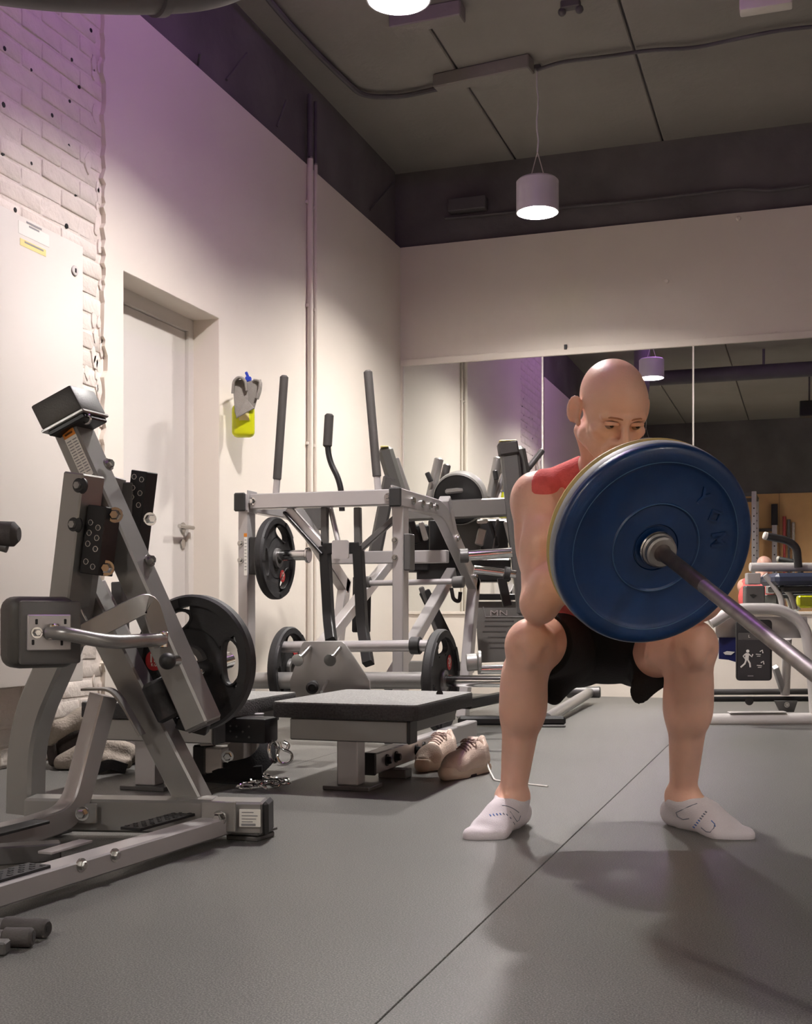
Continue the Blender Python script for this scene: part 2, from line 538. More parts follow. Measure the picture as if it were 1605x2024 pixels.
# back wall: lining, dark concrete band above, mirror
bm = B(); abox(bm, XL - 0.3, XR, YB + 0.04, YB + 0.2, 0, ZC)
wall_back = struct('wall_back', bm, 'dark_concrete')
MZ0, MZ1 = 0.575, 2.325
bm = B(); abox(bm, XL, XR, YB, YB + 0.04, 0, ZW)
obj('plaster_lining', bm, 'plaster', wall_back)
bm = B(); abox(bm, XL + 0.005, XR, YB - 0.018, YB, MZ1, MZ1 + 0.045, bevel=0.002); obj('mirror_trim', bm, 'plaster', wall_back)
bm = B(); abox(bm, XL + 0.005, XR, YB - 0.014, YB, MZ0 - 0.02, MZ0, bevel=0.002); obj('mirror_trim', bm, 'plaster', wall_back)
xs = [-2.735 + 1.01 * k for k in range(7)]
for k in range(6):
    bm = B(); abox(bm, xs[k] + 0.004, xs[k + 1] - 0.004, YB - 0.006, YB - 0.0005, MZ0, MZ1)
    obj('mirror_pane', bm, 'mirror', wall_back, smooth=0)
for k in range(7):
    bm = B(); abox(bm, xs[k] - 0.005, xs[k] + 0.005, YB - 0.010, YB, MZ0, MZ1); obj('joint_strip', bm, 'white_metal', wall_back)
c = PY(1118, 686, YB - 0.018); bm = B(); box(bm, c, 0.02, 0.012, 0.034, bevel=0.002); obj('mirror_clip', bm, 'black_metal', wall_back)
for (px, py) in ((1318, 556), (1460, 432)):
    c = PY(px, py, YB); bm = B(); cyl(bm, c, c + Vector((0, -0.008, 0)), 0.016, 0.010); obj('wall_plug', bm, 'plaster', wall_back)
# ragged fireproofing on the dark band and a stain of cables
for k in range(26):
    c = PY(random.uniform(1445, 1600), random.uniform(196, 222), YB + 0.03); bm = B(); ball(bm, c, random.uniform(0.02, 0.055), 8, 1, 0.6, 0.7)
    for v in bm.verts: v.co += Vector((random.uniform(-.01, .01), random.uniform(-.01, .01), random.uniform(-.01, .01)))
    obj('foam_lump', bm, 'dark_pipe', wall_back, smooth=60)
bm = B(); pts = [PY(x_, y_, YB + 0.02) for x_, y_ in ((880, 432), (1060, 415), (1250, 398), (1400, 380), (1470, 372), (1520, 378), (1600, 366))]
sweep(bm, fillet(pts, 0.1), circ(0.012, 8)); obj('wall_cable', bm, 'dark_pipe', wall_back)
bm = B(); c = PY(925, 405, YB + 0.0); box(bm, c, 0.27, 0.09, 0.09, bevel=0.006); obj('junction_box', bm, 'dark_pipe', wall_back)

# wall to the right and the one behind the camera (seen in the mirror)
bm = B(); abox(bm, XR, XR + 0.2, YR, YB + 0.2, 0, ZC); struct('wall_right', bm, 'plaster')
bm = B(); abox(bm, XL - 0.3, XR + 0.2, YR - 0.2, YR, 0, ZC); wall_front = struct('wall_front', bm, 'dark_concrete')
bx_ = XL + 1.1
for k in range(5):
    bm = B(); abox(bm, bx_ + 0.003, bx_ + 1.217, YR, YR + 0.02, 0.0, 2.50, bevel=0.002); obj('plywood_panel', bm, 'plywood', wall_front); bx_ += 1.22
bm = B(); abox(bm, XL + 0.12, XL + 0.98, YR, YR + 0.03, 0.0, 2.05); d2 = struct('door_2', bm, 'door_paint')
d2['label'] = 'pale door behind the camera, seen in the mirror beside a red pipe'
bm = B()
abox(bm, XL + 0.06, XL + 0.12, YR, YR + 0.05, 0, 2.11); abox(bm, XL + 0.98, XL + 1.04, YR, YR + 0.05, 0, 2.11); abox(bm, XL + 0.06, XL + 1.04, YR, YR + 0.05, 2.05, 2.11)
obj('door_frame', bm, 'white_metal', d2)

# ceiling: concrete planks with open joints
bm = B(); abox(bm, XL - 0.3, XR + 0.2, YR - 0.2, YB + 0.2, ZC + 0.02, ZC + 0.2); ceiling = struct('ceiling', bm, 'dark_concrete')
edges = [XL - 0.3, -1.93, -0.92, 0.09, 1.10, 2.11, 3.12, XR + 0.2]
for a, b_ in zip(edges, edges[1:]):
    bm = B(); abox(bm, a + 0.006, b_ - 0.006, YR - 0.2, YB + 0.2, ZC, ZC + 0.03, bevel=0.006); obj('concrete_plank', bm, 'ceiling_paint', ceiling)

# ------------------------------------------------------------------ things fixed to the room
# pendants
def pendant(x, y, label):
    zb = 2.87; h = 0.19; r = 0.122
    t = thing('pendant_lamp', label, 'lamp', (x, y, zb), 'white cylinder pendant lamps')
    bm = B(); c = Vector((x, y, zb))
    lathe(bm, [(r, 0), (r, h - 0.012), (r - 0.012, h), (0, h), (0, h - 0.006), (r - 0.014, h - 0.006), (r - 0.006, h - 0.016), (r - 0.006, 0), (r, 0)], c, UP, 40)
    obj('lamp_shade', bm, 'lamp_shell', t)
    bm = B(); lathe(bm, [(0, 0), (r - 0.016, 0), (r - 0.016, 0.006), (0, 0.006)], c + UP * 0.066, UP, 40); obj('diffuser', bm, 'lamp_glow', t)
    bm = B(); k = c + UP * (h + 0.16)
    for s in (-1, 1): cyl(bm, c + Vector((s * 0.045, 0, h - 0.002)), k, 0.003, seg=6)
    obj('suspension_wire', bm, 'white_metal', t)
    bm = B(); pts = [k]
    for i in range(1, 9): pts.append(Vector((x + 0.006 * math.sin(i * 1.7), y + 0.006 * math.cos(i * 2.1), k.z + (ZC - k.z) * i / 8)))
    sweep(bm, pts, circ(0.005, 8)); obj('cable', bm, 'lamp_shell', t)
    bm = B(); box(bm, (x, y, ZC - 0.012), 0.04, 0.03, 0.024, bevel=0.004); obj('ceiling_hook', bm, 'dark_pipe', t)
pendant(-1.475, 6.73, 'white cylinder pendant lamp hanging in front of the back wall')
pendant(-1.455, 4.22, 'white pendant lamp cut off by the top edge of the photo')
pendant(-2.2, -1.2, 'added white pendant fill lamp to the left of the camera, out of the photo')  # unseen lamp added to fill the lifter from the front left
pendant(2.9, 0.2, 'added white pendant fill lamp far to the right of the camera, out of the photo')  # added out of view as weak fill from the right
pendant(1.9, -2.0, 'added white pendant fill lamp behind the camera near the plywood wall')  # unseen, added as fill from behind the camera

# violet LED tube under the ceiling behind the camera
t = thing('led_tube', 'violet LED tube under the ceiling above the left side of the gym', 'light', (-1.3, 3.7, ZC - 0.10))
bm = B(); cyl(bm, (-1.3, 2.6, ZC - 0.07), (-1.3, 4.8, ZC - 0.07), 0.030, seg=14); obj('tube', bm, 'purple_glow', t)
bm = B(); abox(bm, -1.34, -1.26, 2.55, 4.85, ZC - 0.035, ZC, bevel=0.003); obj('housing', bm, 'dark_pipe', t)

# conduits on the left wall
for (px, r, lab) in ((613, 0.018, 'left of two'), (624, 0.011, 'right of two')):
    base = PX(px, 800, XL + r)
    bm = B(); cyl(bm, (base.x, base.y, 0.02), (base.x, base.y, ZW + 0.04), r, seg=14)
    t = thing('wall_conduit', f'white vertical conduit on the left wall, {lab} side by side', 'pipe', (base.x, base.y, 0.02), 'conduits on the left wall')
    obj('pipe', bm, 'plaster', t)
    bm = B(); cyl(bm, (base.x, base.y, ZW + 0.03), (base.x, base.y, ZC - 0.14), r, seg=14); obj('upper_pipe', bm, 'dark_pipe', t)
    for z in (1.55, 2.35, 2.95):
        bm = B(); box(bm, (base.x - r + 0.004, base.y, z), 0.008 + r, r * 3.4, 0.018, bevel=0.002); obj('pipe_clip', bm, 'plaster', t)
# ceiling conduit running along the left wall and then across to the pendant
bm = B(); pts = [PZ(500, -40, ZC - 0.03), PZ(560, 35, ZC - 0.03), PZ(640, 120, ZC - 0.03), PZ(716, 191, ZC - 0.03), PZ(790, 192, ZC - 0.03), PZ(880, 172, ZC - 0.03), PZ(1055, 140, ZC - 0.03)]
sweep(bm, fillet(pts, 0.25, 8), circ(0.016, 8)); tag(obj('ceiling_conduit', bm, 'dark_pipe'), 'dark conduit bending along the ceiling from the left wall to the pendant lamp', 'pipe')
bm = B(); pts = [PZ(x_, y_, ZC - 0.03) for x_, y_ in ((1062, 138), (1110, 122), (1200, 112), (1290, 98), (1370, 96), (1450, 78), (1550, 58), (1640, 50))]
sweep(bm, fillet(pts, 0.12, 5), circ(0.011, 8)); tag(obj('ceiling_cable', bm, 'dark_pipe'), 'loose dark cable sagging along the ceiling right of the pendant lamp', 'cable')
# surface mounted channels
def channel(a, b_, label):
    p0 = PZ(*a, ZC - 0.04); p1 = PZ(*b_, ZC - 0.04)
    bm = B(); beam(bm, p0, p1, 0.10, 0.08, bevel=0.006); o = obj('cable_tray', bm, 'ceiling_paint'); tag(o, label, 'cable tray', 'steel trays under the ceiling')
channel((862, 166), (1050, 126), 'short steel tray on the ceiling just left of the pendant cable')
channel((775, 48), (915, 22), 'short steel tray on the ceiling beside the lamp at the top edge')
# ceiling sensor, white box in the top right corner
t = thing('ceiling_bracket', 'small dark bracket with bolts under the ceiling at the top edge', 'bracket', PZ(1130, 2, ZC))
c = PZ(1128, 2, ZC); bm = B(); box(bm, c - UP * 0.02, 0.10, 0.05, 0.04, bevel=0.005); obj('plate', bm, 'dark_pipe', t)
for s in (-1, 1):
    bm = B(); ball(bm, c + Vector((s * 0.045, 0, -0.05)), 0.022, 10); obj('ball_joint', bm, 'dark_pipe', t)
c = PZ(1514, 8, 3.45)
t = thing('emergency_light', 'white emergency light box hanging under the ceiling, top right corner', 'light box', c)
bm = B(); box(bm, c + Vector((0, 0, 0.05)), 0.24, 0.08, 0.16, bevel=0.01, seg=2); obj('housing', bm, 'white_metal', t)
for s in (-1, 1):
    bm = B(); cyl(bm, c + Vector((s * 0.08, 0, 0.12)), Vector((c.x + s * 0.08, c.y, ZC)), 0.004, seg=6); obj('suspension_rod', bm, 'dark_pipe', t)
t = thing('air_duct_pipe', 'large dark pipe under the ceiling crossing the top left corner', 'pipe', (-1.6, 3.0, 3.2))
bm = B(); pts = [P(-120, -70, 3.4), P(60, -40, 3.5), P(250, -28, 3.6), P(400, -32, 3.75), P(500, -70, 3.88), P(560, -150, 3.92), P(565, -420, 3.92)]
sweep(bm, fillet(pts, 0.3, 8), circ(0.082, 24)); obj('pipe', bm, 'dark_pipe', t)
for k, (a, b_) in enumerate((((300, -28), (322, -28)),)):
    bm = B(); cyl(bm, P(300, -29, 3.64), P(318, -29, 3.66), 0.09, seg=24); obj('coupling', bm, 'dark_pipe', t)

# beams and pipes under the ceiling further back, only met in the mirror
t = thing('ceiling_pipe', 'long dark pipe under the ceiling, seen in the mirror', 'pipe', (-2.6, 1.2, 3.4))
bm = B(); cyl(bm, (-2.6, 1.2, 3.45), (4.4, 1.2, 3.45), 0.09, seg=20); obj('pipe', bm, 'dark_pipe', t)
for x in (-2.0, -0.5, 1.0, 2.5):
    bm = B(); box(bm, (x, 1.2, 3.63), 0.03, 0.04, 0.20); obj('hanger', bm, 'dark_pipe', t)
t = thing('red_standpipe', 'red vertical pipe beside the far doorway, seen in the mirror', 'pipe', (-2.60, -2.2, 0))
bm = B(); cyl(bm, (-2.66, -2.2, 0), (-2.66, -2.2, 3.6), 0.035, seg=14); obj('pipe', bm, 'red_paint', t)
bm = B(); cyl(bm, (-2.56, -2.2, 0), (-2.56, -2.2, 3.6), 0.020, seg=12); obj('thin_pipe', bm, 'white_metal', t)
t = thing('ceiling_speaker', 'dark box loudspeaker hanging from the ceiling, seen in the mirror', 'loudspeaker', (0.15, -0.2, 3.05))
bm = B(); box(bm, (0.02, -0.2, 3.2), 0.24, 0.2, 0.2, bevel=0.01); obj('cabinet', bm, 'black_plastic', t)
bm = B(); cyl(bm, (0.02, -0.2, 3.3), (0.02, -0.2, ZC), 0.012, seg=8); obj('bracket', bm, 'dark_pipe', t)
t = thing('smoke_detector', 'small white smoke detector under the ceiling, seen in the mirror', 'detector', (0.3, -0.35, 3.5))
bm = B(); lathe(bm, [(0, 0), (0.035, 0), (0.055, 0.03), (0.055, 0.06), (0, 0.06)], (0.32, -0.3, 3.36), UP, 18); obj('body', bm, 'white_metal', t)
bm = B(); cyl(bm, (0.32, -0.3, 3.42), (0.32, -0.3, ZC), 0.03, seg=12); obj('mount', bm, 'dark_pipe', t)
t = thing('air_conditioner', 'pale box unit under the ceiling at the right of the mirror', 'air conditioner', (0.6, 2.6, 3.1))
bm = B(); abox(bm, 0.10, 1.0, 2.55, 2.85, 3.13, 3.23, bevel=0.01); obj('housing', bm, 'white_metal', t)
for x in (0.2, 0.9):
    bm = B(); cyl(bm, (x, 2.7, 3.2), (x, 2.7, ZC), 0.006, seg=6); obj('suspension_rod', bm, 'white_metal', t)

# electrical cabinet on the brickwork
ca = PX(165, 487, XL + 0.10); cb = PX(0, 1362, XL + 0.10)
cx = XL + 0.10; y1 = ca.y; y0 = y1 - 1.15; z1 = ca.z; z0 = cb.z
t = thing('electrical_cabinet', 'tall white steel cabinet on the rough wall at the left edge', 'cabinet', (XL, (y0 + y1) / 2, z0))
bm = B(); abox(bm, XL - 0.012, cx - 0.022, y0, y1, z0, z1, bevel=0.003); obj('body', bm, 'white_metal', t)
bm = B(); abox(bm, cx - 0.02, cx, y0 + 0.002, y1 - 0.002, z0 + 0.002, z1 - 0.002, bevel=0.004, seg=2); dr = obj('door', bm, 'white_metal', t)
lk = PX(147, 535, cx); bm = B(); cyl(bm, lk, lk + Vector((0.006, 0, 0)), 0.020, bevel=0.002); l_ = obj('lock', bm, 'pale_frame', dr)
bm = B(); box(bm, lk + Vector((0.007, 0, 0)), 0.002, 0.008, 0.016); obj('keyhole', bm, 'black_metal', l_)
s0 = PX(36, 432, cx); s1 = PX(97, 508, cx)
bm = B(); abox(bm, cx, cx + 0.001, s0.y, s1.y, s1.z + 0.035, s0.z - 0.005); st = obj('sticker', bm, 'white_print', dr)
my = (s0.y + s1.y) / 2; mz = (s0.z + s1.z) / 2 + 0.015
for k, (dz, w) in enumerate(((0.03, 0.09), (0.018, 0.06), (-0.045, 0.11))):
    bm = B(); abox(bm, cx + 0.001, cx + 0.0016, my - w / 2, my + w / 2, mz + dz - 0.003, mz + dz + 0.003); obj('print_line', bm, 'grey_print', st)
bm = B(); abox(bm, cx, cx + 0.001, s0.y + 0.01, s1.y - 0.02, s1.z - 0.005, s1.z + 0.02); obj('yellow_strip', bm, 'yellow_print', dr)
for k, dx in enumerate((0.0, 0.035, 0.065)):
    pa = PX(2 + dx * 400, 300 + k * 15, XL); pb = Vector((XL + 0.0, y1 - 0.62 + dx, z1))
    t = thing('cabinet_cable', ('leftmost', 'middle', 'rightmost')[k] + ' of the white cables running down into the white cabinet', 'cable', pb, 'cables above the cabinet')
    bm = B(); sweep(bm, fillet([PX(-90, 150 + k * 40, XL + .02), PX(-20 + k * 6, 300 + k * 10, XL + .02), pb + UP * 0.06 + Vector((0.02, 0.01, 0)), pb + Vector((0.02, 0.01, 0.002))], 0.06), circ(0.010, 10)); obj('sheath', bm, 'plaster', t)
# ================================================================== THE LIFTER
# signed-distance modelling in (lateral, height, depth) coordinates, meshed with surface nets
class Field:
    def __init__(s, lo, hi, h):
        s.lo = np.array(lo, np.float32); s.h = h
        s.n = tuple(int(math.ceil((b_ - a) / h)) + 1 for a, b_ in zip(lo, hi))
        s.v = np.full(s.n, 1.0, np.float32)
    def sub(s, c, R_):
        c = np.array(c); i0 = np.maximum(0, np.floor((c - R_ - s.lo) / s.h).astype(int)); i1 = np.minimum(s.n, np.ceil((c + R_ - s.lo) / s.h).astype(int) + 1)
        if (i1 <= i0).any(): return None, None
        sl = tuple(slice(a, b_) for a, b_ in zip(i0, i1))
        g = [s.lo[k] + s.h * np.arange(i0[k], i1[k], dtype=np.float32) for k in range(3)]
        return sl, np.stack(np.meshgrid(*g, indexing='ij'), -1)
    def put(s, sl, d, k, op='u'):
        a = s.v[sl]
        if op == 'u':
            hh = np.clip(0.5 + 0.5 * (a - d) / k, 0, 1); s.v[sl] = a * (1 - hh) + d * hh - k * hh * (1 - hh)
        else:
            d = -d; hh = np.clip(0.5 - 0.5 * (a - d) / k, 0, 1); s.v[sl] = a * (1 - hh) + d * hh + k * hh * (1 - hh)
    def cone(s, a, b_, r1, r2, k=0.02, op='u'):
        a = np.array(a, np.float32); b_ = np.array(b_, np.float32)
        sl, p = s.sub((a + b_) / 2, np.abs(b_ - a) / 2 + max(r1, r2) + 0.09)
        if sl is None: return
        ba = b_ - a; t = np.clip(((p - a) @ ba) / (ba @ ba), 0, 1)
        d = np.linalg.norm(p - a - t[..., None] * ba, axis=-1) - (r1 + (r2 - r1) * t)
        s.put(sl, d, k, op)
    def ell(s, c, r, k=0.02, axes=None, op='u'):
        c = np.array(c, np.float32); r = np.array(r, np.float32)
        sl, p = s.sub(c, np.full(3, r.max() + 0.09))
        if sl is None: return
        q = p - c
        if axes is not None:
            q = q @ np.array(axes, np.float32).T
        k0 = np.linalg.norm(q / r, axis=-1); k1 = np.linalg.norm(q / (r * r), axis=-1) + 1e-6
        s.put(sl, k0 * (k0 - 1) / k1, k, op)
    def plane(s, o, nrm, k=0.004):        # keep the side the normal points AWAY from
        g = [s.lo[i] + s.h * np.arange(s.n[i], dtype=np.float32) for i in range(3)]
        nrm = np.array(nrm, np.float32) / np.linalg.norm(nrm)
        d = ((g[0] - o[0]) * nrm[0])[:, None, None] + ((g[1] - o[1]) * nrm[1])[None, :, None] + ((g[2] - o[2]) * nrm[2])[None, None, :]
        s.v = np.maximum(s.v, d)
    def mesh(s):
        v = s.v; S = v < 0; nx, ny, nz = s.n
        c = np.zeros((nx - 1, ny - 1, nz - 1), np.int8)
        for i in (0, 1):
            for j in (0, 1):
                for k in (0, 1): c += S[i:nx - 1 + i, j:ny - 1 + j, k:nz - 1 + k]
        act = np.argwhere((c > 0) & (c < 8))
        acc = np.zeros((len(act), 3), np.float32); cnt = np.zeros(len(act), np.float32)
        cor = [(i, j, k) for i in (0, 1) for j in (0, 1) for k in (0, 1)]
        for a in cor:
            for b_ in cor:
                if a < b_ and sum(abs(p - q) for p, q in zip(a, b_)) == 1:
                    va = v[act[:, 0] + a[0], act[:, 1] + a[1], act[:, 2] + a[2]]; vb = v[act[:, 0] + b_[0], act[:, 1] + b_[1], act[:, 2] + b_[2]]
                    m_ = (va < 0) != (vb < 0); t = np.where(m_, va / (va - vb + 1e-12), 0)
                    pt = np.array(a, np.float32) + t[:, None] * (np.array(b_, np.float32) - np.array(a, np.float32))
                    acc += pt * m_[:, None]; cnt += m_
        verts = s.lo + s.h * (act + acc / cnt[:, None])
        idx = np.full(c.shape, -1, np.int32); idx[act[:, 0], act[:, 1], act[:, 2]] = np.arange(len(act))
        quads = []
        for ax in range(3):
            sl0 = [slice(None)] * 3; sl1 = [slice(None)] * 3; sl0[ax] = slice(0, -1); sl1[ax] = slice(1, None)
            A = S[tuple(sl0)]; Bq = S[tuple(sl1)]
            e = np.argwhere(A != Bq); e = e[((e > 0) | (np.arange(3) == ax)).all(1)]
            for k in range(3):
                if k != ax: e = e[e[:, k] < s.n[k] - 1]
            u = (ax + 1) % 3; w = (ax + 2) % 3
            def cell(du, dw):
                q = e.copy(); q[:, u] -= du; q[:, w] -= dw; return idx[q[:, 0], q[:, 1], q[:, 2]]
            qd = np.stack([cell(0, 0), cell(1, 0), cell(1, 1), cell(0, 1)], 1)
            fl = A[e[:, 0], e[:, 1], e[:, 2]]; qd[~fl] = qd[~fl][:, ::-1]
            quads.append(qd)
        return verts, np.concatenate(quads)

def smooth_verts(verts, quads, it=2, lam=0.5):
    for _ in range(it):
        acc = np.zeros_like(verts); cnt = np.zeros(len(verts), np.float32)
        for a, b_ in ((0, 1), (1, 2), (2, 3), (3, 0)):
            for i, j in ((a, b_), (b_, a)):
                np.add.at(acc, quads[:, i], verts[quads[:, j]]); np.add.at(cnt, quads[:, i], 1)
        verts = verts + lam * (acc / np.maximum(cnt, 1)[:, None] - verts)
    return verts

def field_obj(name, F, material, parent, it=2):
    verts, quads = F.mesh()
    verts = smooth_verts(verts.astype(np.float32), quads, it)
    R3 = np.array([RT, UP, FW], np.float32)
    w = verts @ R3
    org = WORG[parent.name]; w = w - np.array(org, np.float32)
    me = bpy.data.meshes.new(name)
    me.vertices.add(len(w)); me.vertices.foreach_set('co', w.ravel())
    me.loops.add(quads.size); me.polygons.add(len(quads))
    me.polygons.foreach_set('loop_start', np.arange(0, quads.size, 4, dtype=np.int32))
    me.loops.foreach_set('vertex_index', quads.ravel().astype(np.int32))
    me.update(calc_edges=True); me.validate()
    bm = bmesh.new(); bm.from_mesh(me); bmesh.ops.recalc_face_normals(bm, faces=bm.faces[:]); bm.to_mesh(me); bm.free()
    for p in me.polygons: p.use_smooth = True
    me.materials.append(MATS[material])
    o = bpy.data.objects.new(name, me); link(o, parent); WORG[o.name] = org
    return o

man = thing('person', 'bald person in coral tank top and black shorts squatting behind a blue plate', 'person', C(0.52, 0, 3.1))

# bar geometry
BN = np.array([0.2145, -0.3696, -0.904]); BN /= np.linalg.norm(BN)         # from plate towards the landmine pivot (lat, up, depth)
Z0 = 2.545
BP = np.array([(1298 - CPX) / FPX * Z0, 0.57 + (HPY - 1084) / FPX * Z0, Z0])   # centre of the blue plate's front face
def BAR(t): return BP + BN * t                                               # t<0: towards the chest

HIPL, HIPR = np.array([.478, .470, 3.26]), np.array([.642, .470, 3.26])
KNL, KNR = np.array([.306, .492, 2.935]), np.array([.708, .488, 2.935])
ANL, ANR = np.array([.281, .080, 3.135]), np.array([.729, .080, 3.135])
SHL, SHR = np.array([.336, .862, 2.99]), np.array([.690, .862, 2.99])
ELL, ELR = np.array([.322, .592, 2.862]), np.array([.716, .600, 2.872])
HL = BAR(-0.30); HR = BAR(-0.36)
WRL, WRR = np.array([.432, .722, 2.815]), np.array([.572, .735, 2.835])

def torso(F, g=0.0):
    F.ell((.56, .475, 3.30), (.158 + g, .100 + g, .120 + g), 0.03)
    F.ell((.552, .545, 3.255), (.140 + g, .12 + g, .100 + g), 0.05)
    F.ell((.528, .70, 3.145), (.155 + g, .150 + g, .108 + g), 0.05)
    F.ell((.516, .805, 3.06), (.165 + g, .105 + g, .100 + g), 0.05)
    for s in (-1, 1):
        F.ell((.513 + s * .075, .795, 2.985), (.082 + g, .062 + g, .045 + g), 0.03)      # chest
        F.ell((.525 + s * .11, .72, 3.16), (.062 + g, .13 + g, .075 + g), 0.04)          # lats
        F.cone((.505 + s * .03, .925, 2.985), (.513 + s * .15, .885, 3.01), .042 + g, .036 + g, 0.03)   # traps
    F.ell((.513, .86, 3.03), (.15 + g, .05 + g, .07 + g), 0.04)

body = Field((.08, -.01, 2.62), (.92, 1.20, 3.52), 0.0036)
torso(body)
for H, K, A_, s in ((HIPL, KNL, ANL, -1), (HIPR, KNR, ANR, 1)):
    ax = K - H
    body.cone(H, K, .082, .058, 0.03)
    body.cone(H + ax * .25 + [0, .012, 0], H + ax * .75 + [0, .012, 0], .070, .060, 0.03)       # quadriceps
    body.cone(H + ax * .45 + [-s * .02, -.022, .0], H + ax * .9 + [-s * .008, -.018, 0.01], .056, .044, 0.02)   # inner thigh / hamstring
    body.cone(H + ax * .70 + [-s * .030, -.006, 0], H + ax * .92 + [-s * .016, .0, 0], .042, .034, 0.02)       # teardrop muscle
    body.ell(H + [s * .01, -.008, .06], (.095, .082, .085), 0.04)                                 # glute
    body.ell(K + [0, .004, -.012], (.050, .056, .050), 0.02)                                   # knee
    body.ell(K + [0, -.016, -.040], (.030, .036, .026), 0.016)                                 # kneecap
    sh = A_ - K
    body.cone(K + sh * .03, K + sh * .42, .056, .050, 0.02)
    body.cone(K + sh * .42, A_, .050, .0325, 0.03)
    body.cone(K + sh * .18 + [0, 0, .030], K + sh * .46 + [0, 0, .028], .048, .043, 0.03)       # calf
    body.ell(K + sh * .32 + [-s * .014, 0, .022], (.043, .095, .043), 0.02)
    body.ell(K + sh * .30 + [s * .022, 0, .006], (.036, .10, .038), 0.02)
    for e_ in (-1, 1): body.ell(K + [e_ * .034, -.032, -.052], (.010, .018, .010), 0.02, op='s')      # hollows beside the kneecap
    body.cone(K + sh * .14 + [-s * .004, 0, -.036], A_ + [-s * .004, .03, -.020], .015, .012, 0.016)   # shin edge
    body.ell(K + sh * .14 + [0, 0, -.030], (.022, .030, .018), 0.015)                           # tibial bump
    body.ell(A_ + [s * .026, .006, .008], (.014, .018, .014), 0.012); body.ell(A_ + [-s * .024, .012, .004], (.014, .018, .014), 0.012)
def feet(F, g=0.0):
    for A_, heel, toe, s in ((ANL, np.array([.300, .03, 3.185]), np.array([.186, .022, 2.975]), -1), (ANR, np.array([.718, .03, 3.185]), np.array([.838, .022, 2.975]), 1)):
        v = toe - heel; d = v / np.linalg.norm(v); side = np.array([d[2], 0, -d[0]])
        F.ell(heel + [0, .006, 0], (.033 + g, .036 + g, .035 + g), 0.02)
        F.cone(A_, heel + d * .045 + [0, .028, 0], .036 + g, .034 + g, 0.03)
        F.cone(A_ + [0, -.004, -.006], heel + d * .13 + [0, .026, 0], .034 + g, .029 + g, 0.03)
        F.cone(heel + d * .05 + [0, -.002, 0], heel + d * .16 + [0, .002, 0], .029 + g, .031 + g, 0.03)
        F.cone(heel + d * .15 + side * .016 + [0, -.002, 0], heel + d * .185 + side * .020 + [0, -.004, 0], .026 + g, .024 + g, 0.02)
        F.cone(heel + d * .15 - side * .018 + [0, -.003, 0], heel + d * .185 - side * .020 + [0, -.005, 0], .025 + g, .023 + g, 0.02)
        for q, (o_, ln, r_) in enumerate(((-.030 * s, .233, .0165), (-.010 * s, .228, .0135), (.008 * s, .220, .0125), (.024 * s, .208, .0120), (.037 * s, .196, .0115))):
            F.cone(heel + d * .17 + side * o_ * .8 + [0, -.012, 0], heel + d * ln + side * o_ + [0, -.014, 0], r_ * 1.2 + g, r_ + g, 0.012)
feet(body)
# arms
for S_, E_, W_, s in ((SHL, ELL, WRL, -1), (SHR, ELR, WRR, 1)):
    ua = E_ - S_
    body.ell(S_ + [s * .010, -.004, -.004], (.062, .066, .064), 0.03)                          # deltoid
    body.cone(S_ + [s * .004, -.03, 0], S_ + ua * .45 + [s * .006, 0, 0], .060, .052, 0.03)
    body.cone(S_ + ua * .15, E_, .052, .043, 0.03)
    body.ell(S_ + ua * .55 + [-s * .006, 0, -.020], (.042, .085, .040), 0.02)                    # biceps
    body.ell(S_ + ua * .50 + [s * .008, 0, .026], (.044, .10, .040), 0.02)                      # triceps
    body.ell(S_ + ua * .36 + [s * .060, 0, -.016], (.012, .045, .010), 0.03, op='s')               # groove under the deltoid
    body.ell(E_ + [0, -.010, .012], (.036, .036, .036), 0.02)
    fa = W_ - E_
    body.cone(E_, E_ + fa * .38, .044, .047, 0.02)
    body.cone(E_ + fa * .38, W_, .047, .027, 0.02)
    body.ell(E_ + fa * .25 + [s * .016, 0, -.014], (.036, .05, .040), 0.02)
    body.cone(S_ + [-s * .02, -.02, .01], (.513 + s * .10, .80, 3.02), .055, .06, 0.04)          # armpit, pectoral tie-in
# hands closed round the sleeve
hb = -BN; e1 = np.cross(hb, [0, 1, 0]); e1 /= np.linalg.norm(e1); e2 = np.cross(hb, e1)
def RING(t, ang, r): return BAR(t) + r * (e1 * math.cos(ang) + e2 * math.sin(ang))
for W_, t0, s in ((WRL, -.235, -1), (WRR, -.330, 1)):
    d = W_ - BAR(t0); d = d - hb * (d @ hb); base = math.atan2(d @ e2, d @ e1)
    palm = RING(t0, base, .046)
    body.cone(W_, palm, .028, .030, 0.02)
    for q in range(4):
        tq = t0 + (q - 1.5) * .0205
        an = [base + s * x_ for x_ in (0.15, 1.0, 1.9, 2.75)]
        rr_ = (.0105, .0100, .0092, .0084); ln = (1.0, 1.06, 1.0, 0.86)[q]
        pts = [RING(tq, base, .043)] + [RING(tq, base + (a - base) * ln, .0365) for a in an[1:]]
        for k in range(3): body.cone(pts[k], pts[k + 1], rr_[k], rr_[k + 1], 0.005)
    th = [RING(t0 + .03, base, .044), RING(t0 + .052, base - s * 0.7, .040), RING(t0 + .045, base - s * 1.5, .037), RING(t0 + .03, base - s * 2.1, .036)]
    for k in range(3): body.cone(th[k], th[k + 1], (.0135, .0115, .0105)[k], (.0115, .0105, .009)[k], 0.007)
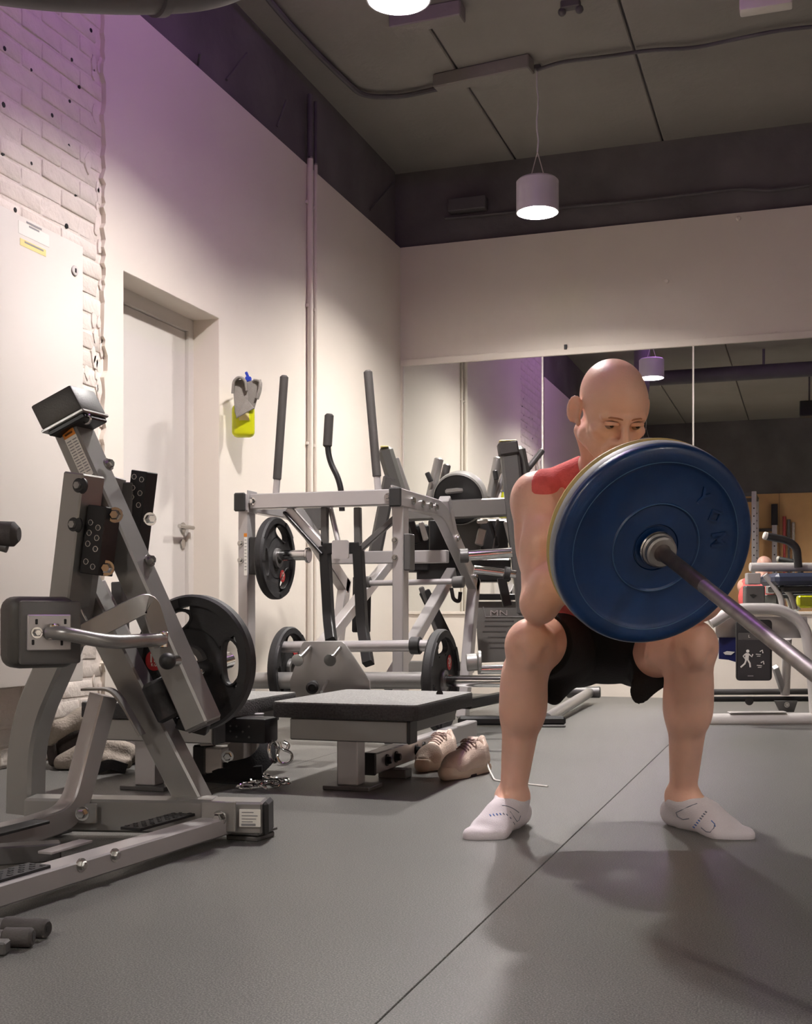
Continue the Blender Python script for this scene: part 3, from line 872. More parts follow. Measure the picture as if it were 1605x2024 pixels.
# neck and head
hy = math.radians(11); ht = math.radians(28)
hF = np.array([math.sin(hy) * math.cos(ht), -math.sin(ht), -math.cos(hy) * math.cos(ht)])
hX = np.array([math.cos(hy), 0, math.sin(hy)])
hU = np.cross(hX, hF); hU = hU if hU[1] > 0 else -hU
HC = np.array([.4875, 1.043, 2.808])
def HD(x, u, f): return HC + hX * x + hU * u + hF * f
HA = [hX, hU, hF]
body.cone((.508, .885, 3.01), HD(0, -.055, -.035), .064, .056, 0.03)
for s in (-1, 1): body.cone(HD(s * .052, -.06, -.035), (.508 + s * .025, .90, 2.955), .022, .016, 0.02)
body.ell(HD(0, .036, -.016), (.0755, .083, .098), 0.02, HA)
body.ell(HD(0, .030, .030), (.066, .062, .062), 0.02, HA)          # forehead
body.ell(HD(0, -.035, .028), (.064, .062, .058), 0.02, HA)         # face
body.cone(HD(0, -.088, .052), HD(0, -.096, .066), .026, .020, 0.02)   # chin
for s in (-1, 1):
    body.cone(HD(s * .052, -.060, .0), HD(s * .020, -.090, .058), .022, .020, 0.02)             # jaw
    body.ell(HD(s * .044, -.026, .056), (.022, .015, .020), 0.014, HA)                           # cheekbone
    body.cone(HD(s * .008, .0125, .0915), HD(s * .048, .011, .074), .0092, .0080, 0.010)          # brow ridge
    body.ell(HD(s * .0315, -.002, .093), (.0175, .0095, .015), 0.006, HA, op='s')                 # eye socket
    # ear
    ea = hX * (s * math.cos(.75)) + hF * math.sin(.75); eb = hF * math.cos(.75) - hX * (s * math.sin(.75))      # ear normal, ear width axis
    EC = HD(s * .084, -.002, -.014) - eb * .006
    body.ell(EC, (.0075, .034, .021), 0.006, [ea, hU, eb])
    body.ell(EC + ea * .008 + eb * .003, (.0055, .022, .011), 0.004, [ea, hU, eb], op='s')
    body.ell(HD(s * .078, -.030, -.004), (.006, .010, .009), 0.005, HA)
    body.ell(HD(s * .013, -.043, .098), (.0085, .0075, .0095), 0.006, HA)                        # nostril wing
    body.cone(HD(s * .020, -.046, .088), HD(s * .030, -.068, .076), .007, .007, 0.012)           # cheek fold
body.cone(HD(0, .010, .089), HD(0, -.034, .110), .0078, .0108, 0.010)                             # nose
body.ell(HD(0, -.040, .106), (.0115, .009, .0115), 0.008, HA)
body.ell(HD(0, -.068, .085), (.024, .0055, .010), 0.006, HA)                                      # lips
body.ell(HD(0, -.078, .083), (.020, .0055, .010), 0.006, HA)
body.cone(HD(-.022, -.073, .092), HD(.022, -.073, .092), .0022, .0022, 0.003, op='s')
bo = field_obj('body', body, 'skin', man, 1)
bo['label'] = 'bare skin: bald head, arms, legs'
def W3(q): return RT * float(q[0]) + UP * float(q[1]) + FW * float(q[2])
for s in (-1, 1):
    bm = B(); ball(bm, W3(HD(s * .0315, -.0035, .0775)), 0.0125, 18); ey = obj('eye', bm, 'eye_white', man)
    bm = B(); ball(bm, W3(HD(s * .0315 + .001, -.004, .0880)), 0.0052, 12); obj('iris', bm, 'iris', ey)
    bm = B(); sweep(bm, [W3(HD(s * x_, u_, f_)) for x_, u_, f_ in ((.010, .0135, .0985), (.022, .0155, .0955), (.036, .0145, .0875), (.048, .010, .0775))], circ(0.0022, 6)); obj('eyebrow', bm, 'brow', man)
    bm = B(); sweep(bm, [W3(HD(s * x_, u_, f_)) for x_, u_, f_ in ((.016, -.001, .0870), (.025, .0008, .0906), (.034, .0008, .0900), (.046, -.0015, .0825))], circ(0.0046, 8)); obj('upper_eyelid', bm, 'skin', man)

# tank top
tk = Field((.22, .36, 2.86), (.83, 1.0, 3.56), 0.0045)
torso(tk, 0.009)
tk.ell((.553, .53, 3.25), (.185, .13, .135), 0.05)
tk.ell((.548, .50, 3.26), (.215, .09, .15), 0.04)
for S_, s in ((SHL, -1), (SHR, 1)):
    tk.ell(S_ + [s * .004, -.004, -.004], (.066, .072, .070), 0.02)
    tk.cone(S_ + [s * .066, -.05, -.01], S_ + [s * .082, .06, .02], .078, .085, 0.004, op='s')
    tk.cone(S_ + [s * .045, -.07, -.01], S_ + [s * .055, -.11, .0], .066, .055, 0.004, op='s')
tk.cone((.508, .93, 2.90), (.506, .97, 3.0), .085, .066, 0.004, op='s')
tk.plane((.55, .50, 3.20), (0, -1, -.55))
to = field_obj('tank_top', tk, 'coral_fabric', man, 2); to['label'] = 'coral sleeveless tank top'
# shorts
sf = Field((.20, .20, 2.90), (.92, .62, 3.56), 0.0045)
sf.ell((.56, .478, 3.30), (.175, .108, .138), 0.03)
sf.ell((.56, .53, 3.25), (.170, .08, .150), 0.03)
sf.ell((.56, .49, 3.20), (.15, .085, .10), 0.04)
for H, K, s, f_, hang in ((HIPL, KNL, -1, .80, np.array([.384, .348, 3.07])), (HIPR, KNR, 1, .42, np.array([.604, .345, 3.07]))):
    ax = K - H
    q = Field(tuple(sf.lo), tuple(sf.lo + sf.h * (np.array(sf.n) - 1)), sf.h)
    q.n = sf.n; q.v = np.full(sf.n, 1.0, np.float32)
    q.cone(H + [0, -.005, .02], K, .100, .080, 0.02)
    q.ell(H + [s * .012, -.008, .06], (.108, .094, .10), 0.03)
    q.cone(H + [s * .01, -.045, .0], hang, .040, .016, 0.03)
    q.cone(H + ax * .35 + [0, -.045, 0], hang + [s * .01, .03, 0], .050, .034, 0.03)
    nrm = ax / np.linalg.norm(ax) + np.array([0, .12, 0])
    q.plane(H + ax * f_, nrm)
    sf.v = np.minimum(sf.v, q.v)
so = field_obj('shorts', sf, 'black_fabric', man, 3); so['label'] = 'loose black shorts'
# socks
sk = Field((.10, -.012, 2.90), (.92, .16, 3.27), 0.0034)
feet(sk, 0.004)
sk.plane((.5, .095, 3.13), (0, 1, -.12))
half = sk.v.copy()
ii = sk.lo[0] + sk.h * np.arange(sk.n[0])
for s in (-1, 1):
    sk.v = half.copy(); sk.v[(ii < .5) if s > 0 else (ii > .5)] = 1.0
    so = field_obj('sock', sk, 'sock_white', man, 2); so['label'] = 'white ankle sock with grey and blue knit marks'
    # knit marks laid on the sock's surface
    from mathutils.bvhtree import BVHTree
    bmx = bmesh.new(); bmx.from_mesh(so.data); bmesh.ops.translate(bmx, verts=bmx.verts[:], vec=WORG[so.name]); tree = BVHTree.FromBMesh(bmx)
    def hit(px, py):
        v = (FW + (px - CPX) / FPX * RT + (HPY - py) / FPX * UP).normalized()
        r_ = tree.ray_cast(EYE, v); return (r_[0], r_[1]) if r_[0] is not None else (None, None)
    def stroke(path, r_, m_, nm):
        pts = [hit(*p)[0] for p in path]; pts = [p for p in pts if p is not None]
        if len(pts) > 1:
            bm = B(); sweep(bm, pts, circ(r_, 6)); obj(nm, bm, m_, so)
    if s < 0:
        stroke([(992 + k * 4.2, 1592 + k * k * .22) for k in range(9)], .0012, 'sock_grey', 'knit_line')
        stroke([(1008, 1604), (1015, 1614), (1022, 1624), (1026, 1621), (1029, 1612)], .0012, 'sock_grey', 'knit_line')
        for k in range(8): stroke([(968 + k * 6.6, 1610 - 3 * math.sin(k * .35) + max(0, k - 4) ** 2 * 1.9), (970.5 + k * 6.6, 1613.5 - 3 * math.sin(k * .35) + max(0, k - 4) ** 2 * 1.9)], .0016, 'sock_grey' if k > 3 else 'sock_blue', 'knit_dash')
    else:
        stroke([(1378, 1588), (1362, 1594), (1345, 1602), (1336, 1606), (1339, 1614), (1350, 1620), (1362, 1618)], .0013, 'sock_grey', 'knit_line')
        stroke([(1386, 1636), (1396, 1644), (1404, 1645), (1411, 1637), (1413, 1628)], .0013, 'sock_grey', 'knit_line')
        stroke([(1406, 1622), (1412, 1628), (1414, 1634)], .0013, 'sock_blue', 'knit_line')
        for k in range(8): stroke([(1370 + k * 3.4, 1634 - k * 4.3), (1373.5 + k * 3.4, 1636 - k * 4.3)], .0019, 'sock_blue' if k < 4 else 'sock_grey', 'knit_dash')
    bmx.free()

# ------------------------------------------------------------------ barbell in the landmine
def BW(t): return W3(BAR(t))
bx = W3(BN)
bar = thing('barbell', 'steel barbell slanting from the blue plate down to the right edge', 'barbell', BW(0))
SP = 0.062
bm = B(); cyl(bm, BW(-0.415), BW(0.004), 0.025, seg=28, bevel=0.002); obj('sleeve', bm, 'brushed_bar', bar)
bm = B(); lathe(bm, [(0, 0), (0.0375, 0), (0.0375, 0.010), (0.034, 0.014), (0.034, 0.026), (0.030, 0.030), (0, 0.030)], BW(0.002), bx, 32); cl = obj('collar', bm, 'brushed_bar', bar)
bm = B(); lathe(bm, [(0.0385, 0), (0.0405, 0.003), (0.0385, 0.006)], BW(0.004), bx, 32); obj('snap_ring', bm, 'chrome', cl)
bm = B(); lathe(bm, [(0, 0), (0.020, 0), (0.0165, 0.012), (0.0148, 0.05), (0.0148, 0.20), (0, 0.20)], BW(0.030), bx, 24); obj('knurled_shaft', bm, 'bar_dark', bar)
bm = B(); cyl(bm, BW(0.228), BW(1.36), 0.0142, seg=24); obj('shaft', bm, 'brushed_bar', bar)
bm = B(); cyl(bm, BW(1.36), BW(1.39), 0.037, seg=24); cyl(bm, BW(1.39), BW(1.74), 0.025, seg=24); obj('far_sleeve', bm, 'brushed_bar', bar)
lp = BW(1.66)
t = thing('landmine_base', 'low black landmine pivot on the floor beyond the right edge', 'landmine', (lp.x, lp.y, 0))
bm = B(); box(bm, (lp.x, lp.y, 0.012), 0.34, 0.34, 0.02, bevel=0.004); obj('base_plate', bm, 'black_metal', t)
bm = B(); cyl(bm, lp + Vector((0, 0, -0.06)), Vector((lp.x, lp.y, 0.02)), 0.03); obj('post', bm, 'black_metal', t)
bm = B(); lathe(bm, [(0.027, 0), (0.034, 0), (0.034, 0.16), (0.027, 0.16), (0.027, 0)], BW(1.58), bx, 24); obj('socket', bm, 'black_metal', t)

# plates: lathe profile (radius, offset towards the pivot)
def plate(name, label, cat, t_front, material, th, group):
    t = thing(name, label, cat, BW(t_front), group)
    R_ = 0.225
    p = [(0.026, 0), (0.050, 0), (0.052, 0.003), (0.094, 0.003), (0.098, 0.0065), (0.101, 0.003), (0.178, 0.000), (0.184, 0.004), (0.189, 0.0065), (0.205, 0.0075), (0.218, 0.005), (0.2235, -0.001), (R_, -0.008)]
    q = [(r, -th - d) for r, d in reversed(p)]
    bm = B(); lathe(bm, p + q + [p[0]], BW(t_front - 0.0065), bx, 96)
    bo = obj('rubber_disc', bm, material, t, smooth=40)
    bm = B(); lathe(bm, [(0.0255, -0.002), (0.047, -0.002), (0.047, 0.0022), (0.0255, 0.0022), (0.0255, -0.002)], BW(t_front - 0.0065), bx, 48); obj('steel_hub', bm, material, t)
    return t
pb = plate('bumper_plate', 'dark blue bumper plate facing the camera on the barbell', 'weight plate', -0.002, 'blue_rubber', 0.030, 'bumper plates on the barbell')
plate('bumper_plate', 'yellow rimmed bumper plate behind the blue one on the barbell', 'weight plate', -0.052, 'yellow_rubber', 0.014, 'bumper plates on the barbell')
for r_, d_ in ((.0985, .0000), (.1885, .0002)):
    bm = B(); torus(bm, BW(-.002 - d_), bx, r_, .0011, 96, 6); obj('worn_ring', bm, 'worn_blue', pb)
bm = B(); lathe(bm, [(.2250, -.016), (.2256, -.018), (.2256, -.037), (.2250, -.039)], BW(-.0085), bx, 96); obj('rim_highlight', bm, 'rim_highlight', pb)  # light band painting the lamp highlight along the blue rim
# raised lettering on the blue plate, ring of letters at its right side
pe1 = np.cross(BN, [0, 1, 0]); pe1 /= np.linalg.norm(pe1); pe2 = np.cross(pe1, BN); pe2 = pe2 if pe2[1] > 0 else -pe2
pe1 = pe1 if pe1[0] > 0 else -pe1
for ch, a in (('Y', 52), ('O', 30), ('M', 8)):
    an = math.radians(a); rad = pe1 * math.cos(an) + pe2 * math.sin(an); tan = pe1 * math.sin(an) - pe2 * math.cos(an)
    text('raised_letter', ch, 0.046, W3(BAR(-0.0055) + rad * 0.143), W3(tan), W3(rad), 'blue_rubber', pb, depth=0.0018, bold=0.001)
# ================================================================== LEVER ROW MACHINE AT THE LEFT
AY = (RT * 0.39 + FW * 0.92).normalized()       # its depth axis
AX = Vector((AY.y, -AY.x, 0))
mA = thing('lever_row_machine', 'grey plate-loaded lever row machine with chest pad in the left foreground', 'gym machine', PZ(300, 1655, 0))
def part(name, fn, material, parent, **kw):
    bm = B(); fn(bm); return obj(name, bm, material, parent, **kw)

# base beam
part('base_beam', lambda bm: beam(bm, P(58, 1605, 3.02), P(524, 1613, 2.985), 0.082, 0.082, bevel=0.006), 'grey_frame', mA)
ec = part('end_cap', lambda bm: beam(bm, P(523, 1613, 2.985), P(536, 1613, 2.984), 0.084, 0.085, bevel=0.008), 'black_plastic', mA)
q = PZ(483, 1655, 0.006)
part('foot_plate', lambda bm: (box(bm, q + AY * 0.03 + UP * 0.013, 0.10, 0.10, 0.006, AX, AY, UP, bevel=0.001), box(bm, q + AY * 0.03, 0.09, 0.09, 0.014, AX, AY, UP, bevel=0.003)), 'dark_frame', mA)
part('foot_plate', lambda bm: box(bm, C(-0.93, 0.01, 3.06), 0.10, 0.10, 0.02, AX, AY, UP, bevel=0.002), 'dark_frame', mA)
# maker's label on the base beam
lc = P(494, 1617, 2.938)
lx = (P(520, 1613, 2.94) - P(460, 1612, 2.945)).normalized(); ln = lx.cross(UP)
lb = part('maker_label', lambda bm: prism(bm, rpoly(0.053, 0.043, 0.001, 1), lc, lx, UP, 0.002), 'white_print', mA)
for k, (dy, w) in enumerate(((0.014, 0.03), (0.006, 0.04), (-0.002, 0.036), (-0.009, 0.028))):
    part('print_line', lambda bm: prism(bm, rpoly(w, 0.0022, 0.0005, 1), lc + UP * dy - lx * (0.02 - w / 2) - AY * 0.0013, lx, UP, 0.0012), 'grey_print', lb)
part('print_line', lambda bm: prism(bm, rpoly(0.036, 0.006, 0.001, 1), lc - UP * 0.0165 - lx * 0.003 - AY * 0.0013, lx, UP, 0.0012), 'grey_print', lb)

# front foot beam towards the camera, with two grip treads
f0, f1 = P(448, 1624, 2.985), P(-120, 1800, 2.11)
f0.z = f1.z = 0.042
fd = (f1 - f0).normalized(); fs = fd.cross(UP)
part('foot_beam', lambda bm: beam(bm, f0, f1, 0.062, 0.044, bevel=0.004), 'silver_frame', mA)
part('beam_bracket', lambda bm: box(bm, P(432, 1614, 2.93), 0.085, 0.008, 0.075, lx, AY, UP, bevel=0.002), 'grey_frame', mA)
bolt(mA, P(434, 1617, 2.92), -AY, 0.013, 0.016, 'chrome')
def tread(pa, pb):
    c = (pa + pb) / 2; L = (pb - pa).length
    t_ = part('grip_tread', lambda bm: box(bm, c + UP * 0.003, L, 0.056, 0.007, fd, fs, UP, bevel=0.001), 'black_rubber', mA)
    bm = B(); n = int(L / 0.016)
    for i in range(n):
        for j in range(4):
            if (i + j) % 2 == 0:
                cc = c + fd * ((i + .5) / n - .5) * (L - .012) + fs * (j - 1.5) * 0.0125 + UP * 0.0065
                box(bm, cc, 0.011, 0.008, 0.004, fd, fs, UP, bevel=0.001)
    g = obj('grip_studs', bm, 'black_rubber', t_); g['kind'] = 'stuff'
tread(PZ(358, 1610, 0.064), PZ(268, 1642, 0.064))
tread(PZ(62, 1712, 0.064), PZ(-60, 1760, 0.064))
for px, py in ((160, 1710), (226, 1690)):
    v = (FW + (px - CPX) / FPX * RT + (HPY - py) / FPX * UP); nn = fs if fs.dot(FW) < 0 else -fs
    s_ = (f0 + nn * 0.031 - EYE).dot(nn) / v.dot(nn)
    bolt(mA, EYE + v * s_, nn, 0.010, 0.012)
# inner cross rail and flange plates between the foot beams
g0 = P(120, 1672, 2.62); g1 = P(-80, 1672, 2.55)
part('cross_rail', lambda bm: beam(bm, Vector((g0.x, g0.y, 0.045)), Vector((g1.x, g1.y, 0.045)), 0.05, 0.04), 'dark_frame', mA)
part('flange_plate', lambda bm: beam(bm, PZ(170, 1662, 0.068), PZ(88, 1686, 0.068), 0.035, 0.006, bevel=0.001), 'silver_frame', mA)

# bent seat stay: from the left, along the floor, up to the little shelf
s3 = [P(-120, 1692, 2.60), P(40, 1652, 2.80), P(143, 1612, 2.95), P(172, 1500, 2.99), P(205, 1374, 3.0)]
s3[0].z = s3[1].z = 0.05
part('bent_stay', lambda bm: sweep(bm, fillet(s3, [0.05, 0.12, 0.05], 8), rect(0.058, 0.050), up=AY), 'silver_frame', mA)
tc_ = PZ(18, 1640, 0.078)
t_ = part('grip_tread', lambda bm: box(bm, tc_, 0.20, 0.05, 0.007, (s3[2] - s3[0]).normalized(), (s3[2] - s3[0]).normalized().cross(UP), UP, bevel=0.001), 'black_rubber', mA)
bolt(mA, P(163, 1608, 2.90), -AY + RT * 0.3, 0.012, 0.016, 'chrome')
part('stay_plate', lambda bm: box(bm, P(168, 1608, 2.955), 0.06, 0.008, 0.05, lx, AY, UP, bevel=0.002), 'grey_frame', mA)
part('shelf_strap', lambda bm: sweep(bm, fillet([P(166, 1362, 2.985), P(222, 1361, 2.985), P(246, 1392, 2.985), P(281, 1453, 2.985)], 0.035, 8), rect(0.006, 0.062, 0.001), up=AY), 'grey_frame', mA)

# rear curved post
part('curved_post', lambda bm: sweep(bm, fillet([P(50, 1606, 3.11), P(54, 1440, 3.11), P(140, 1245, 3.06), P(158, 1120, 3.00)], [0.18, 0.10], 10), rect(0.082, 0.07, 0.008), up=AY), 'grey_frame', mA)
# head of the post: channel box carrying the pivots
hd0, hd1 = P(136, 1198, 2.895), P(167, 937, 2.875)
part('pivot_head', lambda bm: beam(bm, hd0, hd1, 0.060, 0.085, up=AY, bevel=0.004), 'grey_frame', mA)
part('head_back_plate', lambda bm: beam(bm, P(205, 1040, 3.09), P(222, 942, 3.09), 0.05, 0.06, up=AY), 'silver_frame', mA)
for px, py in ((160, 960), (150, 1037)):
    c = P(px, py, 2.838 if py < 1000 else 2.845)
    k = part('pivot_cap', lambda bm: lathe(bm, [(0, 0), (0.021, 0), (0.021, 0.006), (0.015, 0.011), (0, 0.011)], c, -AY, 28), 'black_plastic', mA)
    part('hex_bolt', lambda bm: lathe(bm, [(0, 0.010), (0.009, 0.010), (0.009, 0.018), (0, 0.018)], c, -AY, 6), 'grey_frame', k)
for px, py in ((137, 955), (128, 1009), (113, 1112)):
    bolt(mA, P(px + 4, py, 2.88), -AX, 0.009, 0.012)
# fixed leg down to the base beam
part('support_leg', lambda bm: beam(bm, P(140, 1105, 3.10), P(389, 1592, 3.04), 0.076, 0.060, up=AY, bevel=0.005), 'grey_frame', mA)
part('weld_plate', lambda bm: beam(bm, P(355, 1578, 3.0), P(425, 1581, 2.995), 0.075, 0.010), 'grey_frame', mA)
part('short_strut', lambda bm: beam(bm, P(196, 1150, 3.12), P(250, 1262, 3.12), 0.022, 0.03, up=AY), 'silver_frame', mA)
part('linkage_tube', lambda bm: beam(bm, P(236, 1150, 3.16), P(240, 1262, 3.16), 0.036, 0.03, up=AY), 'dark_frame', mA)
part('thin_rod', lambda bm: cyl(bm, P(160, 1205, 3.0), P(176, 1236, 2.98), 0.003, seg=8), 'chrome', mA)

# lever arm
l0, l1 = P(141, 842, 2.965), P(403, 1432, 2.93)
ld = (l1 - l0).normalized()
lev = part('lever_arm', lambda bm: beam(bm, l0, l1, 0.068, 0.078, up=AY, bevel=0.005), 'grey_frame', mA)
# its end plug
part('end_plug', lambda bm: beam(bm, l1 - ld * 0.004, l1 + ld * 0.006, 0.060, 0.070, up=AY), 'dark_frame', lev)
side = ld.cross(AY).normalized(); side = side if side.dot(RT) > 0 else -side
for px, py in ((214, 918), (296, 1108)):
    c = P(px, py, 2.95); bolt(mA, c, side, 0.011, 0.014)
# warning label on the lever
wc = P(150, 888, 2.92)
wl = part('warning_label', lambda bm: prism(bm, rpoly(0.036, 0.125, 0.002, 2), wc + ld * 0.012, side, -ld, 0.002), 'white_print', lev)
ft = -AY
def onl(a, b_, w, h, m_, nm):
    part(nm, lambda bm: prism(bm, rpoly(w, h, 0.0008, 1), wc + ld * (0.012 - b_) + side * a - AY * 0.0012, side, -ld, 0.0012), m_, wl)
onl(0, 0.054, 0.036, 0.017, 'orange_print', 'warning_band')
onl(0.0, 0.054, 0.024, 0.005, 'black_print', 'warning_word')
for k in range(13): onl(-0.009 + (k % 3) * 0.0008, 0.036 - k * 0.0072, 0.014, 0.0022, 'grey_print', 'print_line')
for k in range(13): onl(0.009 - (k % 2) * 0.001, 0.036 - k * 0.0072, 0.013, 0.0022, 'grey_print', 'print_line')
# padded block at the top of the lever
u_ = (P(148, 764, 2.9) - P(72, 806, 2.9)).normalized(); v_ = AY.cross(u_).normalized(); v_ = v_ if v_.z > 0 else -v_
pc = P(117, 810, 2.915) + AY * 0.04
pd = part('head_pad', lambda bm: box(bm, pc + v_ * 0.006, 0.112, 0.098, 0.072, u_, AY, v_, bevel=0.006, seg=2), 'vinyl', mA)
part('pad_base', lambda bm: box(bm, pc - v_ * 0.034, 0.116, 0.102, 0.009, u_, AY, v_, bevel=0.002), 'grey_frame', pd)
part('pad_wedge', lambda bm: box(bm, pc - v_ * 0.045 + u_ * 0.002, 0.10, 0.09, 0.014, u_, AY, v_, bevel=0.003), 'black_metal', pd)
part('pad_bracket', lambda bm: torus(bm, pc - v_ * 0.052 + u_ * 0.045 - AY * 0.03, AY, 0.012, 0.003, 16, 6), 'chrome', pd)

# perforated black adjuster channels
def channel_(a, b_, w, dep, rows, lbl):
    t_ = part('adjuster_channel', lambda bm: beam(bm, a, b_, w, dep, up=AY, bevel=0.002), 'black_metal', mA)
    d = (b_ - a).normalized(); sd = d.cross(AY).normalized()
    for i, (s_, tt) in enumerate(rows):
        c = a.lerp(b_, tt) + sd * s_ * w - AY * (dep / 2 + 0.0005)
        part('hole_rim', lambda bm: torus(bm, c, AY, 0.0065, 0.0012, 16, 6), 'satin_steel', t_)
        part('hole', lambda bm: cyl(bm, c - AY * 0.0004, c + AY * 0.001, 0.006, seg=14), 'black_plastic', t_)
    return t_
channel_(P(207, 1002, 2.865), P(190, 1136, 2.87), 0.054, 0.060, [(-.22, .25), (.22, .31), (-.22, .40), (.22, .46), (-.22, .56), (.22, .62), (-.2, .82), (.2, .88)], 'front')
channel_(P(286, 932, 3.10), P(266, 1098, 3.12), 0.050, 0.05, [(-.24, .08), (.24, .10), (-.24, .21), (.24, .26), (-.24, .32), (.24, .40), (.1, .72), (-.2, .66)], 'rear')
part('channel_body', lambda bm: beam(bm, P(252, 955, 3.12), P(248, 1020, 3.12), 0.07, 0.05, up=AY), 'dark_frame', mA)
for px, py, dd in ((228, 1018, 2.85), (211, 1123, 2.855)): bolt(mA, P(px, py, dd), -AY + RT * 0.4, 0.013, 0.016, 'chrome')
bolt(mA, P(296, 1026, 3.06), RT - AY, 0.012, 0.016, 'chrome')

# chest pad with its plates, swing handle and strap bracket
pn = (RT * 0.55 - FW * 0.83).normalized(); pxv = Vector((-pn.y, pn.x, 0)); pxv = pxv if pxv.dot(RT) > 0 else -pxv
pb_ = P(100, 1250, 2.74)
cp = part('chest_pad', lambda bm: box(bm, pb_ - pn * 0.056 - pxv * 0.012, 0.160, 0.105, 0.166, pxv, pn, UP, bevel=0.030, seg=5), 'vinyl', mA)
part('pad_backing', lambda bm: box(bm, pb_ - pn * 0.004, 0.142, 0.018, 0.146, pxv, pn, UP, bevel=0.007, seg=2), 'vinyl_grey', cp)
mp = pb_ - pxv * 0.006 + pn * 0.008
part('mount_plate', lambda bm: box(bm, mp, 0.100, 0.010, 0.082, pxv, pn, UP, bevel=0.002), 'silver_frame', cp)
for a, b_ in ((-.030, .025), (.036, .025), (-.038, -.022), (.028, -.024)):
    part('slot', lambda bm: box(bm, mp + pxv * a + UP * b_ + pn * 0.0052, 0.006, 0.002, 0.012, pxv, pn, UP, bevel=0.001), 'black_metal', cp)
bolt(cp, mp - pxv * 0.03 + pn * 0.006, pn, 0.009, 0.014, 'chrome')
part('swing_handle', lambda bm: sweep(bm, fillet([P(98, 1250, 2.722), P(128, 1252, 2.70), P(215, 1270, 2.74), P(322, 1264, 2.885)], 0.08, 8), circ(0.0165, 18)), 'grey_frame', mA)
for px, py, dd in ((106, 1249, 2.72), (322, 1264, 2.885)):
    part('pivot_boss', lambda bm: cyl(bm, P(px, py + 16, dd), P(px, py - 16, dd), 0.013, bevel=0.002), 'chrome', mA)
part('strap_bracket', lambda bm: sweep(bm, fillet([P(150, 1262, 2.80), P(262, 1204, 2.84), P(296, 1190, 2.86), P(322, 1275, 2.89)], 0.02, 5), rect(0.050, 0.008, 0.002), up=(ld.cross(AY))), 'grey_frame', mA)
# locking knob on the lever, rubber stop
kc = P(345, 1306, 2.885)
kn = part('locking_knob', lambda bm: ball(bm, kc - AY * 0.03, 0.0205, 24), 'black_plastic', mA)
part('knob_stem', lambda bm: cyl(bm, kc + AY * 0.01, kc - AY * 0.02, 0.014), 'chrome', kn)
part('rubber_stop', lambda bm: cyl(bm, P(304, 1345, 2.97), P(341, 1420, 2.97), 0.036, seg=28, bevel=0.008), 'black_rubber', mA)
part('stop_bracket', lambda bm: beam(bm, P(352, 1426, 2.99), P(412, 1440, 2.99), 0.03, 0.05, up=AY), 'black_metal', mA)

